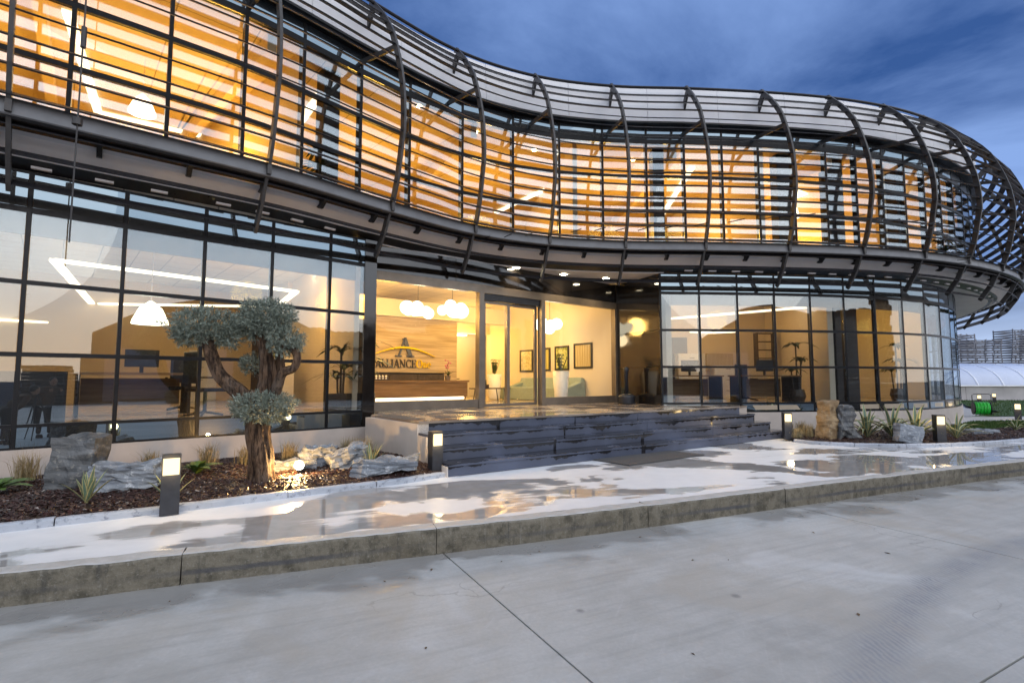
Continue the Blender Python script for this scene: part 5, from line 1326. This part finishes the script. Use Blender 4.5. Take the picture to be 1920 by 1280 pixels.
rock('rock', 'tilted slab of grey rock right of the ground spotlight', (-2.28, 7.12, bz(-2.3, 7.1)), (.50, .24, .24), .55, 4, M['rock'], rough=.2, tilt=-.3)
rock('rock', 'wide flat slab of pale rock before the white side wall', (-1.66, 6.75, bz(-1.66, 6.75)), (.80, .46, .15), .15, 5, M['rock'], rough=.34)
rock('rock', 'low grey rock at the foot of the olive trunk', (-2.95, 7.0, bz(-2.9, 7.0)), (.5, .25, .16), .4, 8, M['rock'], rough=.2)
rock('rock', 'tall ochre standing stone at the left end of the right bed', (6.62, 10.75, bz(6.6, 10.7)), (.30, .30, .74), .5, 6, M['rockbrown'], rough=.16, shape=lambda c: Vector((c.x * (1.05 - .25 * (c.z + .5)), c.y, c.z)))
rock('rock', 'dark weathered half of the standing stone in the right bed', (6.92, 10.72, bz(6.9, 10.7)), (.36, .32, .66), .2, 9, M['rockdark'], rough=.2, shape=lambda c: Vector((c.x * (1.2 - .75 * (c.z + .5)) - .10 * (c.z + .5), c.y, c.z)))
rock('rock', 'blue grey slab leaning among the striped agaves', (7.72, 9.98, bz(7.7, 9.95)), (.50, .16, .34), .1, 7, M['rock'], rough=.1, tilt=.15)
rock('rock', 'long low grey stone before the far right lawn', (10.6, 11.6, bz(10.6, 11.6) - .02), (.75, .3, .14), .2, 10, M['rock'], rough=.2)

# agaves: every blade a part; a few blade shapes are shared
AG = []
def blade_mesh(l, w, lift, curl, edge):
    mb = MB(); seg = 9; vs = []; rows = []
    for q in range(seg + 1):
        t = q / seg; r = l * (sin(lift) * 0 + cos(lift) * t + curl * .32 * t * t); z = l * (sin(lift) * t - curl * .55 * t * t * t)
        ww = w * (.55 + 1.5 * t * (1 - t) * 1.3 - .2 * t) * (1 - t ** 5)
        for k, f in enumerate((-1, -.62, 0, .62, 1)): vs.append((r, f * ww, z + abs(f) * abs(f) * ww * .55))
    mb.add(vs, []); 
    for q in range(seg):
        for k in range(4):
            mb.cur = 1 if k in (0, 3) else 0
            mb.f.append((q * 5 + k, q * 5 + k + 1, q * 5 + 6 + k, q * 5 + 5 + k)); mb.mi.append(mb.cur)
    me = bpy.data.meshes.new('agave_leaf'); me.from_pydata(mb.v, [], mb.f); me.materials.append(M['agave']); me.materials.append(M['agaveedge']); me.polygons.foreach_set('material_index', mb.mi); me.polygons.foreach_set('use_smooth', [True] * len(me.polygons))
    return me
BL_UP = [blade_mesh(1, .075, radians(a), c, 1) for a, c in ((80, .05), (66, .10), (52, .16), (74, .04))]
BL_ARCH = [blade_mesh(1, .045, radians(a), c, 1) for a, c in ((80, .35), (68, .80), (55, 1.05), (62, .95), (44, .95))]
def agave(x, y, h, label, seed, meshes, n):
    rnd = random.Random(seed); t = thing('agave', label, 'plant', (x, y, bz(x, y) - .02), 0, 'striped agaves in the beds')
    for k in range(n):
        ring = k / n; me = meshes[min(len(meshes) - 1, int(ring * len(meshes)))]
        o = share('leaf', me, t, (0, 0, 0), k * 2.399 + rnd.uniform(-.25, .25), h * rnd.uniform(.8, 1.1) * (1.05 - .2 * ring))
agave(-4.22, 5.13, .36, 'stiff blue green agave in front of the upright dark rock', 1, BL_UP, 12); agave(-3.44, 5.2, .36, 'stiff agave half hidden by the nearest bollard', 2, BL_UP, 11); agave(-1.93, 7.05, .38, 'small striped agave behind the wide pale slab', 3, BL_UP, 10)
agave(7.62, 11.0, .86, 'arching striped agave right of the standing stone', 4, BL_ARCH, 22); agave(7.98, 10.75, .88, 'arching striped agave behind the blue grey slab', 5, BL_ARCH, 22); agave(8.36, 10.6, .84, 'arching striped agave just left of the right-bed bollard', 6, BL_ARCH, 22); agave(9.2, 10.6, .70, 'arching striped agave just right of the right-bed bollard', 7, BL_ARCH, 20); agave(12.0, 12.2, .45, 'arching striped agave at the far right end of the bed', 8, BL_ARCH, 14)
def tuft(x, y, h, label, seed, n=150, spread=.5, first=[None]):
    rnd = random.Random(seed); mb = MB()
    for k in range(n):
        a = rnd.uniform(0, 2 * pi); l = h * rnd.uniform(.5, 1.1); sp = rnd.uniform(.1, 1) * spread; d = Vector((cos(a), sin(a), 0)); s_ = Vector((-sin(a), cos(a), 0)) * .0028; b = Vector((rnd.gauss(0, .05), rnd.gauss(0, .05), -.02))
        p1 = b + d * l * sp * .45 + Vector((0, 0, l * .6)); p2 = b + d * l * sp * 1.25 + Vector((0, 0, l * (.95 - .35 * sp)))
        mb.add([b - s_, b + s_, p1 + s_, p1 - s_, p2], [(0, 1, 2, 3), (3, 2, 4)])
    t = thing('grass_tuft', label, 'plant', (x, y, bz(x, y)), 0, 'dry grass tufts along the plinth'); struct(obj('blades', mb, M['tuft'], t, world=False, fixn=False), 'stuff')
for i, (x, y, h, lab) in enumerate(((-5.75, 6.1, .42, 'dry grass tuft left of the upright dark rock'), (-4.75, 6.75, .34, 'dry grass tuft right of the upright dark rock'), (-4.15, 7.0, .42, 'dry grass tuft behind the nearest bollard'), (-3.75, 7.25, .34, 'dry grass tuft left of the olive trunk'),
        (-3.30, 7.6, .38, 'dry grass tuft behind the olive trunk'), (-2.55, 7.95, .40, 'dry grass tuft behind the pale jagged rock'), (-2.2, 7.75, .42, 'dry grass tuft left of the small striped agave'), (-2.5, 8.3, .36, 'dry grass tuft against the white side wall'),
        (6.1, 11.3, .34, 'dry grass tuft right beside the stair end'), (6.32, 10.9, .34, 'dry grass tuft left of the standing stone'), (6.5, 11.5, .36, 'dry grass tuft behind the standing stone'), (5.98, 10.75, .24, 'small dry grass tuft at the right stair-foot bollard'), (-6.4, 5.6, .40, 'dry grass tuft at the left edge of the bed'), (7.0, 11.5, .34, 'dry grass tuft against the right plinth'))): tuft(x, y, h, lab, 30 + i, 190)
def broad(x, y, h, label, seed, n):
    rnd = random.Random(seed); t = thing('leafy_plant', label, 'plant', (x, y, bz(x, y)), 0); mb = MB(); leaf_fan(mb, n, h, .9, rnd, h * .16, (0, 0, 0), .5, 5)
    struct(obj('leaves', mb, M['bushleaf'], t, world=False, fixn=False), 'stuff')
broad(-5.5, 5.45, .34, 'broad-leaved green plant at the left edge of the bed', 1, 34); broad(-4.0, 6.55, .30, 'small round-leaved green plant behind the nearest bollard', 2, 22); broad(-6.0, 5.2, .3, 'broad-leaved green plant beyond the left edge of the bed', 3, 26)

# ================================================================== far right: lawn things, tunnel, stacks
H = thing('hose_reel', 'bright green hose wound on a reel cart with a black hoop handle', 'hose reel', (16.75, 18.2, LZ))
H.scale = (.74, .74, .74); H.rotation_euler = (0, 0, -.5)
mb = MB(); mb.tube([(-.28, 0, .30), (.28, 0, .30)], .23, 18); obj('drum', mb, M['dark'], H, world=False)
mb = MB()
for k in range(9):
    r = .27 + .02 * (k % 2); mb.tube([(-.24 + .06 * k, r * cos(g), .30 + r * sin(g)) for g in [2 * pi * q / 20 for q in range(21)]], .03, 6)
struct(obj('hose', mb, M['hose'], H, world=False), 'stuff')
for sx in (-.31, .31):
    mb = MB(); mb.tube([(sx - .015, 0, .30), (sx + .015, 0, .30)], .30, 18); obj('side_disc', mb, M['dark'], H, world=False)
mb = MB(); mb.tube([(.33, 0, .30), (.37, 0, .30)], .09, 12); obj('hub', mb, M['red'], H, world=False)
mb = MB(); mb.tube([(-.28, .2, 0), (-.28, .2, .92), (-.2, .2, .98), (.36, .2, .98), (.42, .2, .92), (.42, .2, 0)], .016, 7); obj('handle', mb, M['dark'], H, world=False)
wallr = thing('boundary_wall', 'grey rendered garden wall behind the far lawn', 'wall', (36, 31.5, 0))
for k in range(9):
    mb = MB(); x = 20 + 4 * k; mb.frame((x + .01, 31.4, .1), (3.98, .0, 0), (0, .25, 0), (0, 0, 1.0)); obj('wall_panel', mb, M['bgwall'], wallr)
mb = MB(); mb.frame((19.9, 31.3, 1.105), (36.4, 0, 0), (0, .5, 0), (0, 0, .07)); obj('coping', mb, M['tunnelrib'], wallr)
PT = thing('polytunnel', 'long pale polytunnel with white hoops behind the grey wall', 'greenhouse', (36, 35, 0))
mb = MB(); vs = []; nq = 14; arcp = [(3.2 * -cos(pi * q / nq), .6 + 2.02 * sin(pi * q / nq) ** .8) for q in range(nq + 1)]
for x in (19.5, 56):
    vs += [(x, 36 + a, z) for a, z in arcp]
m_ = nq + 1
mb.add(vs, [(q, q + 1, m_ + q + 1, m_ + q) for q in range(nq)] + [tuple(range(m_)), tuple(range(2 * m_ - 1, m_ - 1, -1))]); obj('film', mb, M['tunnel'], PT, True)
hp = None
for k in range(22):
    x = 20.2 + 1.65 * k
    if hp is None:
        mb = MB(); mb.tube([(0, 1.0 + a * 1.006, z * 1.006) for a, z in arcp], .05, 6); o = obj('hoop', mb, M['tunnelrib'], PT, world=False); hp = o.data
    else: o = share('hoop', hp, PT)
    o.location = (x - 36, 0, 0)
# stacks of slatted pallets
pme = {}
def pallet_mesh(mat):
    mb = MB(); 
    for k in range(5): mb.frame((-1.0 + .44 * k, -.8, .17), (.24, 0, 0), (0, 1.6, 0), (0, 0, .05))
    for k in range(3): mb.frame((-1.0, -.8 + .72 * k, .04), (2.0, 0, 0), (0, .16, 0), (0, 0, .13))
    for k in range(3): mb.frame((-1.0, -.8 + .72 * k, .0), (2.0, 0, 0), (0, .16, 0), (0, 0, .038))
    me = bpy.data.meshes.new('pallet'); me.from_pydata(mb.v, [], mb.f); me.materials.append(mat); return me
def crate_mesh(mat):
    mb = MB()
    for y in (-.8, .75):
        for z in (.02, .13): mb.frame((-1.0, y, z), (2.0, 0, 0), (0, .05, 0), (0, 0, .05))
    for x in (-1.0, .95):
        for z in (.02, .13): mb.frame((x, -.74, z), (.05, 0, 0), (0, 1.48, 0), (0, 0, .05))
    for x, y in ((-.99, -.79), (.93, -.79), (-.99, .73), (.93, .73)): mb.frame((x, y, 0), (.06, 0, 0), (0, .06, 0), (0, 0, .228))
    mb.bar((-.9, -.82, .02), (-.2, -.82, .21), .03, .03); mb.bar((.2, -.82, .21), (.8, -.82, .02), .03, .03)
    me = bpy.data.meshes.new('pallet'); me.from_pydata(mb.v, [], mb.f); me.materials.append(mat); return me
pme['g'] = crate_mesh(M['pallet']); pme['b'] = pallet_mesh(M['palletbrown'])
def stack(x, y, z, rz, n, kind, label, seed, sc=1.0, sxy=None):
    rnd = random.Random(seed); t = thing('pallet_stack', label, 'pallets', (x, y, z), rz, 'tall stacks of slatted pallets')
    for k in range(n):
        o = share('pallet', pme[kind], t, (rnd.uniform(-.06, .06) * (2.2 if kind == 'g' else 1), rnd.uniform(-.06, .06), k * .235 * sc), rnd.uniform(-.02, .02) * (2 if kind == 'g' else 1), (sxy or sc, sxy or sc, sc))
    return t
for i in range(7):
    stack(37.6 + i * 2.55, 43 + (i % 2) * .3, .0, random.Random(i).uniform(-.05, .05), (13, 12, 14, 13, 14, 12, 13)[i], 'g', ('tall pallet stack nearest the building end, behind the polytunnel', 'second pallet stack from the building end, behind the polytunnel', 'third pallet stack from the building end, behind the polytunnel', 'fourth pallet stack from the building end, at the frame edge', 'pallet stack beyond the right frame edge, behind the tunnel', 'sixth pallet stack behind the tunnel, out of frame', 'last pallet stack behind the tunnel, out of frame')[i], i, 1.75, 1.05)
# things across the road that the glass mirrors
mi = 0
for (x0, y0, dx_, dy_, cnt, hn) in ((24.0, -9.5, -.42, 2.55, 8, 21), (21, -22, -1.9, 1.6, 2, 9)):
    for k in range(cnt):
        mi += 1; stack(x0 + dx_ * k, y0 + dy_ * k, 0, radians(80), hn + (k * 5) % 3, 'b', 'tall brown pallet stack across the road, %s along the mirrored row' % ('first|second|third|fourth|fifth|sixth|seventh|eighth|ninth|tenth'.split('|')[mi - 1]), 50 + mi)
SH = thing('storage_shed', 'long dark barrel-roofed storage shed across the road', 'building', (34, -18, 0), radians(62))
mb = MB(); prof = [(-9 + 18 * q / 16, 5.0 + 3.2 * sin(pi * q / 16)) for q in range(17)]
vs = [(x, -7, z) for x, z in prof] + [(x, 7, z) for x, z in prof]
mb.add(vs, [(q, q + 1, 18 + q, 17 + q) for q in range(16)] + [tuple(range(17)), tuple(range(33, 16, -1))]); obj('roof', mb, M['shed'], SH, world=False)
mb = MB(); mb.frame((-9, -7, 0), (18, 0, 0), (0, 14, 0), (0, 0, 4.998)); obj('wall', mb, M['shed'], SH, world=False)
for k in range(3):
    mb = MB(); mb.frame((-7.5 + 5.5 * k, 7.0, 0), (4, 0, 0), (0, .06, 0), (0, 0, 4)); obj('door', mb, M['bgwall'], SH, world=False)
BW = thing('yard_wall', 'long low concrete yard wall across the road', 'wall', (20, -24, 0), radians(14))
for k in range(12):
    mb = MB(); mb.frame((-30 + 5 * k, 0, 0), (4.97, 0, 0), (0, .25, 0), (0, 0, 1.6)); obj('wall_panel', mb, M['bgwall'], BW, world=False)
# ================================================================== the two people the left glass mirrors
def skin_body(name, edges, pts, rad, mat, parent, lvl=2):
    me = bpy.data.meshes.new(name); me.from_pydata(pts, edges, []); me.materials.append(mat)
    o = bpy.data.objects.new(name, me); COL.objects.link(o); o.parent = parent
    sk = o.modifiers.new('skin', 'SKIN'); sub = o.modifiers.new('sub', 'SUBSURF'); sub.levels = lvl; sub.render_levels = lvl
    for v, r in zip(me.skin_vertices[0].data, rad): v.radius = (r, r)
    me.skin_vertices[0].data[0].use_root = True
    return o
def person(x, y, rz, label, bend, arms):
    t = thing('person', label, 'person', (x, y, 0), rz)
    # facing +Y locally; torso bent forward by 'bend'
    hip = Vector((0, 0, .90)); dirv = Vector((0, sin(bend), cos(bend)))
    ch = hip + dirv * .36; nk = hip + dirv * .55; up = Vector((0, sin(bend * .7), cos(bend * .7))); hd = nk + up * .17
    pts = [hip, hip + dirv * .18, ch, nk]; rad = [.15, .145, .165, .07]; ed = [(0, 1), (1, 2), (2, 3)]
    for sx in (-1, 1):
        b = len(pts); pts += [ch + dirv * .10 + Vector((sx * .19, 0, 0))]; rad += [.075]; ed += [(2, b)]
        hand = Vector((sx * arms[1], arms[2], arms[3])) if arms[0] else hip + Vector((sx * .27, .12, -.06))
        el = (pts[b] + hand) / 2 + Vector((sx * .08, -.05, -.08)); pts += [el, hand]; rad += [.058, .042]; ed += [(b, b + 1), (b + 1, b + 2)]
    skin_body('jacket', ed, [tuple(p) for p in pts], rad, M['cloth_brown'], t)
    pts = [hip + Vector((0, 0, .02))]; rad = [.15]; ed = []
    for sx in (-1, 1):
        b = len(pts); pts += [Vector((sx * .10, -.01, .80)), Vector((sx * .115, .015, .47)), Vector((sx * .12, -.02, .09))]; rad += [.10, .07, .052]; ed += [(0, b), (b, b + 1), (b + 1, b + 2)]
    skin_body('trousers', ed, [tuple(p) for p in pts], rad, M['cloth_dark'], t)
    for sx in (-1, 1):
        mb = MB(); mb.lathe((sx * .12, .05, 0), [(.055, 0), (.058, .03), (.045, .09)], 12); mb.v = [(a, .05 + (b - .05) * 2.3, c) for a, b, c in mb.v]; obj('shoe', mb, M['cloth_dark'], t, True, world=False)
    # head with face features
    def ell(nm, c, r, m, n=16):
        mb = MB(); mb.lathe((0, 0, 0), [(sin(pi * q / 10) + .001, -cos(pi * q / 10)) for q in range(11)], n); mb.v = [tuple(c + Vector((a * r[0], b * r[1], d * r[2]))) for a, b, d in mb.v]; return obj(nm, mb, m, t, True, world=False)
    ell('head', hd, (.075, .095, .115), M['skin']); ell('hair', hd + Vector((0, -.02, .03)), (.081, .095, .10), M['hair'])
    fw = Vector((0, cos(bend * .7), -sin(bend * .7))); ell('nose', hd + fw * .095, (.012, .018, .02), M['skin'], 8)
    for sx in (-1, 1):
        ell('eye', hd + fw * .082 + Vector((sx * .03, 0, 0)) + up * .02, (.011, .01, .008), M['dark'], 8); ell('ear', hd + Vector((sx * .075, 0, 0)), (.012, .022, .03), M['skin'], 8)
        hand = Vector((sx * arms[1], arms[2], arms[3])) if arms[0] else hip + Vector((sx * .27, .12, -.06))
        ell('palm', hand + Vector((0, .03, -.02)), (.022, .045, .038), M['skin'], 10)
        for q in range(4):
            mb = MB(); f0 = hand + Vector((0, .05, -.045 + .02 * q)); mb.tube([f0, f0 + Vector((-sx * .012, .035, 0)), f0 + Vector((-sx * .034, .05 - .004 * q, -.006))], [.009, .0085, .007], 6); obj('finger', mb, M['skin'], t, True, world=False)
        mb = MB(); f0 = hand + Vector((-sx * .012, .03, .012)); mb.tube([f0, f0 + Vector((-sx * .02, .02, .015)), f0 + Vector((-sx * .03, .045, .014))], [.010, .009, .008], 6); obj('thumb', mb, M['skin'], t, True, world=False)
person(-1.14, .22, radians(-70), 'person in a brown jacket bending forward with dark trousers, mirrored at left', radians(62), (False,))
person(.42, -.42, radians(18), 'person in a brown jacket stooping behind the tripod, mirrored in the left glass', radians(38), (True, .12, .52, 1.28))
TRI = thing('tripod', 'black camera tripod standing on the concrete road', 'tripod', (.02, -.16, 0))
for k in range(3):
    g = radians(90 + 60 + 120 * k); mb = MB(); mb.tube([(0, 0, 1.22), (.36 * cos(g), .36 * sin(g), 0)], [.018, .011], 8); obj('leg', mb, M['dark'], TRI, world=False)
mb = MB(); mb.tube([(0, 0, 1.1), (0, 0, 1.36)], .02, 8); obj('column', mb, M['dark'], TRI, world=False)
mb = MB(); mb.frame((-.075, -.075, 1.36), (.15, 0, 0), (0, .07, 0), (0, 0, .11)); obj('camera_body', mb, M['dark'], TRI, world=False)
BG = thing('camera_bag', 'black camera bag lying open on the road, mirrored at left', 'bag', (-.86, 1.72, 0), .3)
mb = MB(); mb.frame((-.32, -.17, 0), (.64, 0, 0), (0, .34, 0), (0, 0, .24)); o = obj('body', mb, M['cloth_dark'], BG, world=False); b = o.modifiers.new('b', 'BEVEL'); b.width = .05; b.segments = 3
mb = MB(); mb.tube([(-.2, 0, .23), (-.12, 0, .31), (.12, 0, .31), (.2, 0, .23)], .014, 6); obj('strap', mb, M['cloth_dark'], BG, world=False)
